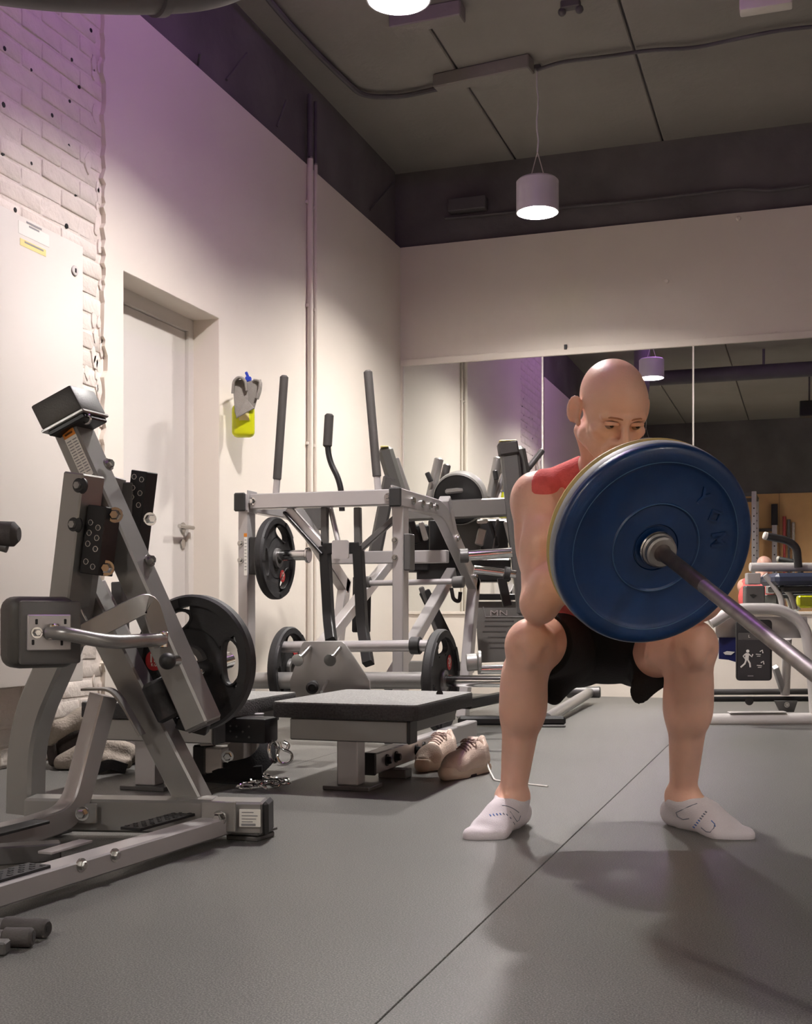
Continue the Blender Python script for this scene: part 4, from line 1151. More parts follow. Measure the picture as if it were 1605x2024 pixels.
# grip-slot plate builder: disc with three hand slots, axis ax (visible side), centre c
def grip_plate(label, c, ax, R_, kg, rot=0.0, rimw=None, sticker=None, group='black grip plates', flat=None):
    ax = Vector(ax).normalized()
    e1_ = UP.cross(ax).normalized(); e2_ = ax.cross(e1_).normalized()
    t_ = thing('weight_plate', label, 'weight plate', c - UP * R_, group)
    th = 0.040
    n = 72
    def rad(fr): return R_ * fr
    # radial layers: hub / web / slot band / rim;   slots are gaps in the band
    def xy(r, a): return e1_ * (r * math.cos(a)) + e2_ * (r * math.sin(a))
    bm = B()
    # rim as lathe
    ro, ri = rad(1.0), rad(0.84)
    lathe(bm, [(ri, -th / 2), (ro - .006, -th / 2), (ro, -th / 2 + .008), (ro, th / 2 - .008), (ro - .006, th / 2), (ri, th / 2), (ri, -th / 2)], c, ax, n)
    obj('rim', bm, 'black_rubber', t_)
    # band with slots: three solid sectors
    bm = B(); rb_ = rad(0.485); wt = th * 0.42
    for k in range(3):
        a0 = rot + k * math.tau / 3 + 0.50; a1 = rot + (k + 1) * math.tau / 3 - 0.50
        m_ = 10; lo = []; hi = []
        ring = [(rb_, a0 - 0.06)] + [(rad(0.855), a0 + (a1 - a0) * i / m_) for i in range(m_ + 1)] + [(rb_, a1 + 0.06)] + [(rb_, a1 + .06 - (a1 - a0 + .12) * i / m_) for i in range(1, m_)]
        lo = [bm.verts.new(c + xy(r, a) - ax * wt / 2) for r, a in ring]; hi = [bm.verts.new(c + xy(r, a) + ax * wt / 2) for r, a in ring]
        bm.faces.new(lo[::-1]); bm.faces.new(hi)
        for i in range(len(ring)): bm.faces.new((lo[i], lo[(i + 1) % len(ring)], hi[(i + 1) % len(ring)], hi[i]))
    lathe(bm, [(0.026, -wt / 2), (rb_ + .004, -wt / 2), (rb_ + .004, wt / 2), (0.026, wt / 2), (0.026, -wt / 2)], c, ax, 48)
    obj('web', bm, 'black_rubber', t_)
    # lips round the slots
    for k in range(3):
        a = rot + k * math.tau / 3
        pts = []
        for q_ in range(20): pts.append(c + xy(rad(.665 + .165 * math.cos(q_ * math.tau / 20)), a + .52 * math.sin(q_ * math.tau / 20)))
        bm = B(); sweep(bm, pts, rect(0.007, th * .62, .002), up=ax, closed=True); obj('grip_slot_lip', bm, 'black_rubber', t_)
    bm = B(); lathe(bm, [(0.0255, -th * .55), (0.042, -th * .55), (0.046, -th * .3), (0.046, th * .3), (0.042, th * .55), (0.0255, th * .55), (0.0255, -th * .55)], c, ax, 32); obj('steel_hub', bm, 'dark_frame', t_)
    for k in range(3):      # rubber pads on the rim between slots
        a0 = rot + (k + .5) * math.tau / 3 - .28; bm = B()
        lathe(bm, [(rad(.82), th / 2 - .001), (rad(.97), th / 2 - .001), (rad(.96), th / 2 + .004), (rad(.83), th / 2 + .004)], c, ax, 12, a0, a0 + .56); obj('rim_pad', bm, 'black_rubber', t_)
    if sticker:
        a, r_ = sticker; sc = c + xy(rad(r_), a) + ax * (wt / 2 + .0012)
        bm = B(); lathe(bm, [(0, 0), (R_ * .15, 0), (R_ * .15, .0012), (0, .0012)], sc, ax, 28)
        s_ = obj('weight_sticker', bm, 'red_print', t_); s_['label'] = 'red sticker with the weight'
        text('weight_number', str(kg), R_ * .18, sc + ax * .0018 + e2_ * R_ * .03, e1_, e2_, 'white_print', s_, depth=.0004, bold=.0006)
        text('weight_unit', 'KG', R_ * .07, sc + ax * .0018 - e2_ * R_ * .065, e1_, e2_, 'white_print', s_, depth=.0004)
    return t_
pa_c = P(384, 1310, 3.10)
grip_plate('black 15 kg grip plate loaded on the lever row machine at the left', pa_c, -AY, 0.178, 15, rot=math.radians(2), sticker=(math.radians(178), 0.665))
part('loading_horn', lambda bm: cyl(bm, P(376, 1330, 2.97) , pa_c + AY * 0.16, 0.0245, seg=24), 'chrome', mA)
# hand grip in the left edge
hp0 = P(-95, 1056, 2.6)
part('side_post', lambda bm: tube(bm, [Vector((f1.x, f1.y, 0.06)), Vector((hp0.x, hp0.y, 0.3)), hp0, P(-40, 1056, 2.6)], 0.017, 0.05), 'grey_frame', mA)
part('hand_grip', lambda bm: cyl(bm, P(-70, 1053, 2.6), P(38, 1056, 2.6), 0.0275, seg=24, bevel=0.012), 'foam_grip', mA)
part('grip_hook', lambda bm: cyl(bm, P(-30, 1072, 2.6), P(14, 1084, 2.6), 0.010), 'dark_frame', mA)
# two loose handles on the floor in the lower left corner
for k, (a, b_, lab) in enumerate(((PZ(-30, 1826, .017), PZ(95, 1836, .017), 'black foam handle on the floor, lower left corner, reaching further right'), (PZ(-40, 1852, .017), PZ(66, 1853, .017), 'black foam handle on the floor, lower left corner, the shorter nearer one'))):
    t_ = thing('foam_bar', lab, 'handle', Vector((b_.x, b_.y, 0)), 'loose foam handles')
    d = (b_ - a).normalized()
    part('foam_sleeve', lambda bm: cyl(bm, a + d * .04, b_, .0165, seg=20, bevel=.004), 'foam_grip', t_)
    part('end_plug', lambda bm: cyl(bm, b_ - d * .003, b_ + d * .0008, .006, seg=12), 'black_plastic', t_)
    part('steel_bar', lambda bm: cyl(bm, a - d * .08, a + d * .05, .0125, seg=16), 'dark_frame', t_)
t_ = thing('loose_bracket', 'small grey steel bracket on the floor at the lower left edge', 'bracket', PZ(0, 1876, 0))
part('plate', lambda bm: box(bm, PZ(-14, 1872, .012), .05, .03, .022, RT, FW, UP, bevel=.003), 'dark_frame', t_)
# ================================================================== BELT SQUAT MACHINE IN THE MIDDLE
X_, Y_ = Vector((1, 0, 0)), Vector((0, 1, 0))
mB = thing('belt_squat_machine', 'silver belt squat machine with two rubber platforms and tall foam handles', 'gym machine', PZ(690, 1565, 0))
# --- split platforms on single legs
zt = 0.28
def platform(pxa, pxb, leg, beamx, right):
    fa, fb = PZ(pxa, 1392, zt), PZ(pxb, 1393, zt)
    yf = (fa.y + fb.y) / 2; yb = PZ(930 if right else 572, 1369, zt).y
    x0, x1 = fa.x, fb.x
    th = 0.047
    pol = rpoly(x1 - x0, yb - yf, 0.025, 4)
    part('platform', lambda bm: prism(bm, pol, ((x0 + x1) / 2, (yf + yb) / 2, zt - th / 2), X_, Y_, th, bevel=0.003), 'platform_rubber', mB)
    part('tread_sheet', lambda bm: prism(bm, rpoly(x1 - x0 - .004, yb - yf - .004, 0.023, 4), ((x0 + x1) / 2, (yf + yb) / 2, zt + .0012), X_, Y_, .004, bevel=.001), 'tread_sheet', mB)
    c = PZ(leg, 1560, 0.0); yl = c.y
    zb = zt - th
    b0, b1 = P(beamx[0], 1440, 3.72), P(beamx[1], 1440, 3.72)
    part('platform_beam', lambda bm: abox(bm, b0.x, b1.x, yf + 0.02, yf + 0.09, zb - 0.072, zb - 0.002, bevel=0.004), 'grey_frame', mB)
    part('end_cap', lambda bm: abox(bm, b1.x, b1.x + 0.010, yf + 0.018, yf + 0.092, zb - 0.074, zb - 0.001, bevel=0.003), 'black_plastic', mB)
    part('platform_rail', lambda bm: abox(bm, x0 + .06, x0 + .10, yf + .09, yb - .03, zb - .05, zb - .002, bevel=.003), 'dark_frame', mB)
    part('platform_rail', lambda bm: abox(bm, x1 - .10, x1 - .06, yf + .09, yb - .03, zb - .05, zb - .002, bevel=.003), 'dark_frame', mB)
    part('platform_leg', lambda bm: abox(bm, c.x - 0.036, c.x + 0.036, yl - 0.01, yl + 0.062, 0.012, zb - 0.07, bevel=0.005), 'silver_frame', mB)
    part('leg_foot', lambda bm: abox(bm, c.x - 0.075, c.x + 0.085, yl - 0.035, yl + 0.09, 0, 0.013, bevel=0.002), 'dark_frame', mB)
    part('leg_weld', lambda bm: abox(bm, c.x - 0.038, c.x + 0.038, yl - 0.013, yl - 0.008, zb - 0.078, zb - 0.072), 'white_metal', mB)
    return x0, x1, yf, yb
xr0, xr1, yf, yb = platform(516, 838, 688, (547, 812), True)
xl0, xl1, _, _ = platform(129, 440, 288, (168, 432), False)
part('mat_bolt', lambda bm: cyl(bm, PZ(869, 1371, zt - .001), PZ(869, 1371, zt + .006), 0.012, seg=12), 'black_metal', mB)
# ground rail with bolts running back from the right platform
r0 = PZ(738, 1546, 0.0)
part('ground_rail', lambda bm: abox(bm, r0.x - .03, r0.x + .02, r0.y - .03, r0.y + 1.25, 0.03, 0.10, bevel=.004), 'silver_frame', mB)
part('rail_cap', lambda bm: abox(bm, r0.x - .032, r0.x + .022, r0.y - .042, r0.y - .028, 0.028, 0.102, bevel=.003), 'black_plastic', mB)
part('rail_foot', lambda bm: abox(bm, r0.x - .02, r0.x + .08, r0.y + .10, r0.y + .17, 0.0, 0.031, bevel=.003), 'dark_frame', mB)
for px, py in ((765, 1503), (783, 1496), (823, 1480), (838, 1473)):
    q = PX(px, py, r0.x + .021); bolt(mB, (q.x, q.y, .066), X_, 0.014, 0.018, 'black_metal')

# --- tall front frame
YP = P(790, 1000, 5.2).y
def onY(px, py, y=None): return PY(px, py, YP if y is None else y)
pr, pl = onY(791, 985), onY(487, 995)
zt2 = pr.z + 0.02
for (p_, nm) in ((pr, 'r'), (pl, 'l')):
    part('upright_post', lambda bm: abox(bm, p_.x - .025, p_.x + .025, YP - .035, YP + .045, 0.02, p_.z - .02, bevel=.004), 'silver_frame', mB)
    part('post_foot', lambda bm: abox(bm, p_.x - .05, p_.x + .05, YP - .07, YP + .08, 0, .02, bevel=.002), 'dark_frame', mB)
cz = onY(630, 988).z
part('cross_bar', lambda bm: abox(bm, pl.x + .03, pr.x - .02, YP - .030, YP + .030, cz - .034, cz + .034, bevel=.004), 'silver_frame', mB)
for p_ in (pl, pr):
    s_ = 1 if p_ is pl else -1
    part('joint_plate', lambda bm: abox(bm, p_.x + s_ * .026 - .004, p_.x + s_ * .026 + .004, YP - .04, YP + .05, cz - .05, cz + .05, bevel=.001), 'silver_frame', mB)
    bolt(mB, (p_.x + s_ * .045, YP - .031, cz), -Y_, 0.012, 0.016, 'chrome')
# side beams: back along the floor plan, then down
RX = pr.x
k1 = PX(868, 1002, RX); k2 = PX(938, 1160, RX); k3 = PX(914, 1420, RX)
zs = k1.z
side_path = [Vector((RX, YP - .06, pr.z)), Vector((RX, k1.y, pr.z)), Vector((RX, k2.y, k2.z)), Vector((RX, k3.y, 0.02))]
for dx, nm in ((0, 'r'), (pl.x - pr.x, 'l')):
    o_ = Vector((dx, 0, 0))
    part('side_beam', lambda bm: sweep(bm, fillet([p_ + o_ for p_ in side_path[:3]], 0.10, 8), rect(0.052, 0.078, .004), up=X_.cross(Y_)), 'silver_frame', mB)
    part('rear_leg', lambda bm: beam(bm, side_path[2] + o_ + Vector((0, 0, .05)), side_path[3] + o_, 0.052, 0.07, up=Y_, bevel=.004), 'silver_frame', mB)
    part('post_cap', lambda bm: abox(bm, RX + dx - .028, RX + dx + .028, YP - .075, YP - .058, pr.z - .042, pr.z + .042, bevel=.006), 'black_plastic', mB)
    q = side_path[1] + o_ + Vector((0, .06, -.01))
    part('stop_block', lambda bm: beam(bm, q + Vector((0.0, .02, .07)), q + Vector((0, .14, -.09)), .056, .05, up=Y_, bevel=.004), 'silver_frame', mB)
for f in (.16, .40, .60, .76):
    c = Vector((RX + .026, YP + (k1.y - YP) * f, pr.z - .002))
    part('pivot_bolt', lambda bm: lathe(bm, [(0, 0), (.019, 0), (.019, .006), (.013, .012), (0, .012)], c, X_, 20), 'satin_steel', mB)
for f in (.35, .55, .85):
    c = side_path[1].lerp(side_path[2], f) + X_ * .027
    bolt(mB, c, X_, .012, .014)
for p_, dz in ((pl, 0), (pr, 0)):
    for z in (onY(480, 1075).z, onY(480, 1108).z): bolt(mB, (p_.x - .012, YP - .036, z), -Y_, .010, .010)
# sticker strip on the left post
c = onY(497, 1095, YP - .036)
sk_ = part('caution_strip', lambda bm: abox(bm, pl.x + .006, pl.x + .022, YP - .037, YP - .0352, onY(490, 1138).z, onY(490, 1055).z), 'white_print', mB)
part('caution_band', lambda bm: abox(bm, pl.x + .006, pl.x + .022, YP - .0378, YP - .037, onY(490, 1062).z, onY(490, 1055).z), 'orange_print', sk_)
for k in range(10):
    z = onY(490, 1068 + k * 6.5).z
    part('print_line', lambda bm: abox(bm, pl.x + .009, pl.x + .019, YP - .0376, YP - .037, z - .002, z + .001), 'grey_print', sk_)
# horn brackets, horn and the upper left plate
hz = onY(560, 1098).z
part('horn_bracket', lambda bm: abox(bm, pl.x + .026, pl.x + .075, YP - .03, YP + .04, hz - .085, hz + .085, bevel=.004), 'black_plastic', mB)
part('horn_bracket', lambda bm: abox(bm, pr.x + .026, pr.x + .055, YP - .03, YP + .04, hz - .075, hz + .085, bevel=.004), 'dark_frame', mB)
part('storage_horn', lambda bm: (cyl(bm, (pl.x + .07, YP, hz), (pl.x + .30, YP, hz), .024, seg=24), cyl(bm, (pl.x + .30, YP, hz), (pl.x + .312, YP, hz), .036, seg=24, bevel=.002)), 'chrome', mB)
grip_plate('black grip plate hanging on the upper left horn of the belt squat machine', Vector((pl.x + .145, YP, hz - .012)), X_, 0.187, 10, rot=math.radians(70), sticker=(math.radians(-55), .52))
# handles
def handle(base, top, foam0, name='foam_handle'):
    b_, t_ = base, top
    part('handle_tube', lambda bm: cyl(bm, b_, b_.lerp(t_, .5), .0155, seg=16), 'silver_frame', mB)
    part(name, lambda bm: cyl(bm, b_.lerp(t_, foam0), t_, .0195, seg=20, bevel=.008), 'foam_grip', mB)
YH = YP + 0.03
handle(PY(545, 985, YH), PY(562, 742, YH), .145)
handle(PY(748, 975, YH), PY(727, 732, YH), .125)
YH2 = YP + 0.45
part('bent_lever', lambda bm: tube(bm, [PY(676, 1010, YH2), PY(674, 955, YH2), PY(648, 905, YH2), PY(648, 850, YH2)], .0145, .09), 'black_metal', mB)
part('foam_handle', lambda bm: cyl(bm, PY(647, 884, YH2), PY(651, 818, YH2), .0225, seg=20, bevel=.008), 'foam_grip', mB)
# hanging guide arms
YG = YP + 0.02
for (a, b_, c, d) in (((642, 1003), (642, 1080), (650, 1225), (655, 1268)), ((707, 1003), (708, 1080), (716, 1235), (728, 1312))):
    part('guide_arm', lambda bm: beam(bm, PY(*a, YG), PY(*b_, YG), .030, .03, up=Y_), 'dark_frame', mB)
    part('guide_arm', lambda bm: sweep(bm, fillet([PY(*b_, YG), PY(*c, YG), PY(*d, YG - .1)], .05), rect(.044, .045), up=Y_), 'black_metal', mB)
part('link_bar', lambda bm: beam(bm, PY(640, 1085, YG), PY(712, 1083, YG), .045, .05), 'black_metal', mB)
part('link_plate', lambda bm: prism(bm, rpoly(.080, .082, .01), PY(673, 1086, YG - .035), X_, UP, .006), 'silver_frame', mB)
part('brace', lambda bm: beam(bm, PY(568, 1008, YG), PY(642, 1090, YG), .055, .03, up=Y_), 'silver_frame', mB)
part('brace_edge', lambda bm: beam(bm, PY(562, 1012, YG - .02), PY(638, 1096, YG - .02), .012, .03, up=Y_), 'black_metal', mB)
part('brace', lambda bm: beam(bm, PY(786, 1020, YG), PY(712, 1086, YG), .026, .03, up=Y_), 'dark_frame', mB)
part('gas_strut', lambda bm: cyl(bm, PY(652, 1000, YG + .03), PY(674, 1095, YG - .02), .012, seg=12), 'silver_frame', mB)
part('hex_pad', lambda bm: prism(bm, [(-.03, .09), (.03, .09), (.05, .05), (.05, -.04), (.03, -.05), (-.05, .06)], PY(620, 1028, YP + .5), X_, UP, .03), 'dark_frame', mB)
# horizontal rails behind
zr = PY(800, 1096, YP + .55)
part('rear_rail', lambda bm: beam(bm, PY(655, 1103, YP + .62), PY(885, 1100, YP + .62), .05, .062, bevel=.004), 'silver_frame', mB)
part('pivot_rod', lambda bm: cyl(bm, PY(725, 1153, YP + .5), PY(908, 1149, YP + .5), .014, seg=14), 'silver_frame', mB)
for px in (720, 905):
    part('bearing', lambda bm: cyl(bm, PY(px - 10, 1151, YP + .5), PY(px + 12, 1150, YP + .5), .028, seg=20, bevel=.004), 'dark_frame', mB)
# swinging lever arms: two parallel inclined tubes
for (sx, ex, dpt) in ((578, 768, 5.45), (769, 893, 5.45)):
    a = P(sx, 1350, dpt); e = PX(ex, 1112 if sx < 700 else 1132, a.x)
    part('swing_arm', lambda bm: beam(bm, a, e, .052, .062, bevel=.004), 'silver_frame', mB)
    part('arm_cap', lambda bm: beam(bm, a - (e - a).normalized() * .012, a, .054, .064, bevel=.003), 'black_plastic', mB)
# loading bar across with its collars
YL = P(700, 1275, 5.05).y
part('loading_bar', lambda bm: cyl(bm, PY(541, 1279, YL), PY(850, 1276, YL), .0245, seg=24), 'silver_frame', mB)
part('bar_collar', lambda bm: cyl(bm, PY(812, 1276, YL), PY(832, 1276, YL), .037, seg=24, bevel=.004), 'black_plastic', mB)
YM = P(860, 1345, 4.9).y
part('lower_bar', lambda bm: cyl(bm, PY(500, 1345, YM), PY(850, 1345, YM), .036, seg=24), 'grey_frame', mB)
part('loading_horn', lambda bm: cyl(bm, PY(850, 1346, YM), PY(1046, 1347, YM), .0245, seg=28), 'chrome', mB)
part('horn_stop', lambda bm: cyl(bm, PY(838, 1346, YM), PY(850, 1346, YM), .05, seg=28, bevel=.004), 'black_plastic', mB)
grip_plate('black grip plate standing on the lower right horn of the belt squat machine', PY(872, 1345, YM), X_, 0.212, 20, rot=math.radians(95), sticker=(math.radians(40), .52))
grip_plate('black grip plate half hidden behind the lower left of the belt squat machine', PY(571, 1322, YM + .12), X_, 0.186, 10, rot=math.radians(80), sticker=(math.radians(60), .52))
# trapezoid end plate with two pegs behind the right platform
tcx = PY(668, 1330, yb + .06)
def tpt(px, py): q = PY(px, py, yb + .06); return (q.x - tcx.x, q.z - tcx.z)
tp = part('peg_plate', lambda bm: prism(bm, [tpt(576, 1380), tpt(574, 1345), tpt(598, 1272), tpt(602, 1268), tpt(676, 1268), tpt(683, 1273), tpt(731, 1346), tpt(733, 1380)], tcx, X_, UP, .010, bevel=.002), 'grey_frame', mB)
for (a, b_) in (((612, 1280), (589, 1304)), ((671, 1281), (653, 1304))):
    p0 = PY(*a, yb + .052); p1 = PY(*b_, yb - .07)
    part('peg', lambda bm: (cyl(bm, p0, p1, .010, seg=14), lathe(bm, [(0, 0), (.023, 0), (.023, .008), (0, .008)], p1, (p1 - p0), 24)), 'satin_steel', tp)
p0 = PY(648, 1346, yb + .05); p1 = PY(616, 1362, yb - .12)
kb = part('plunger_rod', lambda bm: cyl(bm, p0, PY(636, 1368, yb - .06), .006, seg=12), 'chrome', mB)
part('plunger_grip', lambda bm: lathe(bm, [(0, 0), (.018, 0), (.022, .006), (.022, .012), (.018, .016), (.018, .022), (.023, .026), (.023, .05), (.014, .055), (.012, .045), (0, .045)], PY(620, 1356, yb - .06), (p1 - PY(624, 1353, yb)), 24), 'black_plastic', mB)
# middle trough between the platforms: black perforated carriage, guide boxes
cc = P(478, 1441, 3.86)
ca_ = part('belt_carriage', lambda bm: box(bm, cc, .215, .10, .080, X_, Y_, UP, bevel=.008, seg=2), 'black_metal', mB)
for i in range(6):
    for j in range(3):
        if (i * 7 + j * 3) % 5 < 3:
            c = cc + Vector((-.06 + i * .022, -.0505, -.02 + j * .017))
            part('hole', lambda bm: cyl(bm, c, c + Vector((0, .001, 0)), .0035, seg=10), 'dark_frame', ca_)
part('guide_strip', lambda bm: beam(bm, P(468, 1411, 3.95), P(522, 1411, 3.95), .02, .006), 'silver_frame', mB)
part('guide_strip', lambda bm: beam(bm, P(462, 1417, 3.92), P(522, 1417, 3.92), .02, .006), 'silver_frame', mB)
part('trough_plate', lambda bm: beam(bm, P(400, 1467, 4.0), P(456, 1464, 4.0), .10, .016), 'pale_frame', mB)
part('trough_post', lambda bm: box(bm, P(474, 1486, 4.1), .062, .07, .09, X_, Y_, UP, bevel=.003), 'silver_frame', mB)
part('trough_post', lambda bm: box(bm, P(505, 1484, 4.14), .036, .05, .08, X_, Y_, UP, bevel=.003), 'pale_frame', mB)
part('pulley_box', lambda bm: box(bm, P(427, 1502, 4.0), .068, .06, .086, X_, Y_, UP, bevel=.004), 'pale_frame', mB)
part('pulley_cover', lambda bm: box(bm, P(404, 1500, 4.02), .05, .08, .10, X_, Y_, UP, bevel=.006), 'black_plastic', mB)
bolt(mB, P(450, 1495, 3.96), -Y_ + X_ * .4, .014, .018, 'chrome'); bolt(mB, P(526, 1470, 4.05), -Y_ + X_ * .4, .012, .016, 'chrome')
part('belt_strap', lambda bm: sweep(bm, fillet([P(440, 1528, 3.98), P(470, 1524, 3.93), P(505, 1515, 3.93), P(528, 1490, 3.95), P(535, 1470, 3.98)], .05), rect(.006, .07, .001), up=UP), 'black_fabric', mB)
part('belt_strap', lambda bm: sweep(bm, fillet([P(405, 1548, 4.0), P(450, 1540, 3.95), P(520, 1536, 3.93)], .05), rect(.02, .08, .004), up=UP), 'black_fabric', mB)
# carabiner and ring hanging in the gap
cr = thing('carabiner', 'steel carabiner and ring hanging under the platform gap', 'carabiner', P(560, 1512, 3.78))
def ringpts(px, py, d, a_, b_, tilt, n=26, z=0): return [P(px + a_ * math.cos(t) * math.cos(tilt) - b_ * math.sin(t) * math.sin(tilt), py - (a_ * math.cos(t) * math.sin(tilt) + b_ * math.sin(t) * math.cos(tilt)), d + z * math.cos(t)) for t in [i * math.tau / n for i in range(n)]]
part('hook', lambda bm: sweep(bm, fillet([P(552, 1467, 3.78), P(556, 1480, 3.78), P(577, 1488, 3.78), P(578, 1502, 3.77), P(565, 1510, 3.77), P(553, 1508, 3.77), P(547, 1495, 3.77), P(552, 1480, 3.78)], .02), circ(.0045, 10)), 'chrome', cr)
part('ring', lambda bm: sweep(bm, ringpts(540, 1486, 3.80, 8, 20, .15, z=.03), circ(.006, 10), closed=True), 'chrome', cr)
part('swivel', lambda bm: sweep(bm, fillet([P(560, 1466, 3.79), P(572, 1472, 3.79), P(566, 1484, 3.79)], .01), circ(.006, 10)), 'chrome', cr)
# chain heap
ch = thing('steel_chain', 'small heap of steel chain lying on the floor beside the machine', 'chain', PZ(515, 1548, 0))
rc = random.Random(4)
cps = [(478, 1549), (486, 1540), (497, 1535), (508, 1544), (500, 1552), (488, 1552), (494, 1546), (506, 1538), (516, 1533), (527, 1531), (534, 1538), (528, 1546), (518, 1552), (510, 1553), (522, 1541), (540, 1543), (549, 1541), (556, 1538), (562, 1544), (545, 1548)]
for i, (px, py) in enumerate(cps):
    c = PZ(px, py + 3, .008 + (.012 if i % 3 == 0 else 0) + (.01 if 4 < i < 14 and i % 2 else 0)); an = rc.uniform(0, 6.28); tl = rc.uniform(-.7, .7)
    u1 = Vector((math.cos(an), math.sin(an), 0)); u2 = Vector((-math.sin(an) * math.cos(tl), math.cos(an) * math.cos(tl), math.sin(tl)))
    pts = [c + u1 * (.017 * math.cos(t) + (.008 if math.cos(t) > 0 else -.008)) + u2 * .013 * math.sin(t) for t in [k * math.tau / 18 for k in range(18)]]
    part('chain_link', lambda bm: sweep(bm, pts, circ(.0040, 8), closed=True), 'chrome', ch)
# ================================================================== LEG PRESS BEHIND THE LIFTER
mC = thing('leg_press_machine', 'dark plate-loaded leg press with round black pad between belt squat and lifter', 'gym machine', PZ(1000, 1437, 0))
DC = 6.25
def Q(px, py, d=0.0): return P(px, py, DC + d)
# slanting pad arms
part('pad_arm', lambda bm: beam(bm, Q(1006, 888), Q(1041, 1215), .098, .08, up=FW, bevel=.014), 'dark_frame', mC)
part('arm_cap', lambda bm: beam(bm, Q(1002, 874, -.01), Q(1006, 900, -.01), .104, .09, up=FW, bevel=.008), 'foam_grip', mC)
part('cap_edge', lambda bm: beam(bm, Q(986, 873, -.01), Q(1020, 872, -.01), .08, .006), 'yellow_print', mC)
part('shoulder_pad', lambda bm: beam(bm, Q(1018, 884, .09), Q(1046, 1030, .09), .10, .09, up=FW, bevel=.02), 'vinyl', mC)
part('shoulder_pad', lambda bm: beam(bm, Q(760, 886, .25), Q(795, 1000, .25), .085, .12, up=FW, bevel=.02), 'vinyl', mC)
part('cap_edge', lambda bm: beam(bm, Q(752, 884, .22), Q(768, 884, .22), .08, .006), 'yellow_print', mC)
part('pad_stay', lambda bm: beam(bm, Q(783, 906, .3), Q(806, 972, .3), .03, .03, up=FW, bevel=.004), 'grey_frame', mC)
part('pad_arm', lambda bm: beam(bm, Q(772, 940, .22), Q(738, 1112, .30), .075, .07, up=FW, bevel=.012), 'dark_frame', mC)
part('main_beam', lambda bm: beam(bm, Q(775, 1013, .1), Q(1012, 1002, .1), .09, .098, bevel=.008), 'frame_mid', mC)
# round head pad
ax_ = (-FW * .9 - RT * .28 - UP * .30).normalized()
hp_ = part('head_pad', lambda bm: lathe(bm, [(0, -.10), (.120, -.10), (.140, -.085), (.146, -.04), (.142, 0), (.134, .008)], Q(906, 987, .12), ax_, 40), 'vinyl_soft', mC)
part('pad_back', lambda bm: lathe(bm, [(0, .004), (.128, .004), (.136, 0)], Q(906, 987, .12), ax_, 40), 'black_metal', hp_)
part('pad_slot', lambda bm: beam(bm, Q(880, 972, .10), Q(917, 968, .10), .02, .028, up=UP, bevel=.008), 'grey_frame', hp_)
# uprights with grips beside the pad
part('side_grip', lambda bm: (cyl(bm, Q(868, 906, .2), Q(850, 985, .2), .026, seg=18, bevel=.006)), 'grey_frame', mC)
part('side_grip', lambda bm: (cyl(bm, Q(884, 918, .3), Q(868, 985, .3), .022, seg=18, bevel=.006)), 'dark_frame', mC)
part('grip_knob', lambda bm: cyl(bm, Q(844, 934, .14), Q(852, 952, .14), .014, seg=14, bevel=.003), 'black_plastic', mC)
part('side_grip', lambda bm: cyl(bm, Q(985, 904, .25), Q(969, 985, .25), .026, seg=18, bevel=.006), 'grey_frame', mC)
part('grip_knob', lambda bm: cyl(bm, Q(978, 930, .2), Q(981, 948, .2), .014, seg=14, bevel=.003), 'black_plastic', mC)
part('side_grip', lambda bm: cyl(bm, Q(999, 930, .28), Q(976, 990, .28), .016, seg=14), 'silver_frame', mC)
part('stop_lever', lambda bm: cyl(bm, Q(1034, 939, .2), Q(1073, 889, .2), .017, seg=14, bevel=.004), 'dark_frame', mC)
# carriage, links and struts below the beam
part('seat_block', lambda bm: box(bm, Q(922, 1062, .3), .155, .14, .24, RT, FW, UP, bevel=.03, seg=3), 'vinyl', mC)
part('carriage', lambda bm: box(bm, Q(915, 1128, .45), .52, .25, .13, RT, FW, UP, bevel=.01), 'black_metal', mC)
part('back_panel', lambda bm: box(bm, Q(925, 1085, .62), .46, .06, .34, RT, FW, UP, bevel=.01), 'black_metal', mC)
part('carriage_side', lambda bm: box(bm, Q(826, 1085, .4), .12, .2, .26, RT, FW, UP, bevel=.01), 'black_metal', mC)
for (a, b_, w, m_) in (((832, 1032), (842, 1068), .030, 'pale_frame'), ((812, 1030), (826, 1075), .04, 'black_metal'), ((968, 1030), (984, 1080), .018, 'black_metal'), ((984, 1026), (975, 1085), .014, 'dark_frame'), ((1000, 1030), (1012, 1078), .028, 'pale_frame'), ((942, 1032), (964, 1030), .022, 'white_metal'), ((946, 1078), (954, 1045), .05, 'grey_frame'), ((838, 1168), (884, 1262), .062, 'black_metal'), ((832, 1160), (866, 1255), .03, 'dark_frame'), ((716, 1140), (714, 1250), .10, 'black_metal')):
    part('link_strut', lambda bm: beam(bm, Q(*a, .25), Q(*b_, .25), w, .05, up=FW, bevel=.006), m_, mC)
part('weight_horn', lambda bm: (cyl(bm, Q(916, 1099, -.3), Q(1012, 1092, -.3), .026, seg=24, bevel=.003)), 'chrome', mC)
part('horn_flange', lambda bm: cyl(bm, Q(908, 1099, -.3), Q(926, 1098, -.3), .036, seg=24, bevel=.004), 'dark_frame', mC)
part('weight_horn', lambda bm: cyl(bm, Q(936, 1125, -.25), Q(1020, 1135, -.25), .021, seg=24, bevel=.003), 'chrome', mC)
part('horn_collar', lambda bm: cyl(bm, Q(996, 1132, -.25), Q(1008, 1134, -.25), .034, seg=20, bevel=.003), 'black_plastic', mC)
part('locking_arm', lambda bm: beam(bm, Q(991, 1142, -.1), Q(1003, 1198, -.1), .045, .04, up=FW, bevel=.004), 'black_metal', mC)
part('hook', lambda bm: sweep(bm, fillet([Q(892, 1162), Q(896, 1185), Q(908, 1190), Q(910, 1170)], .02), rect(.02, .02), up=FW), 'black_metal', mC)
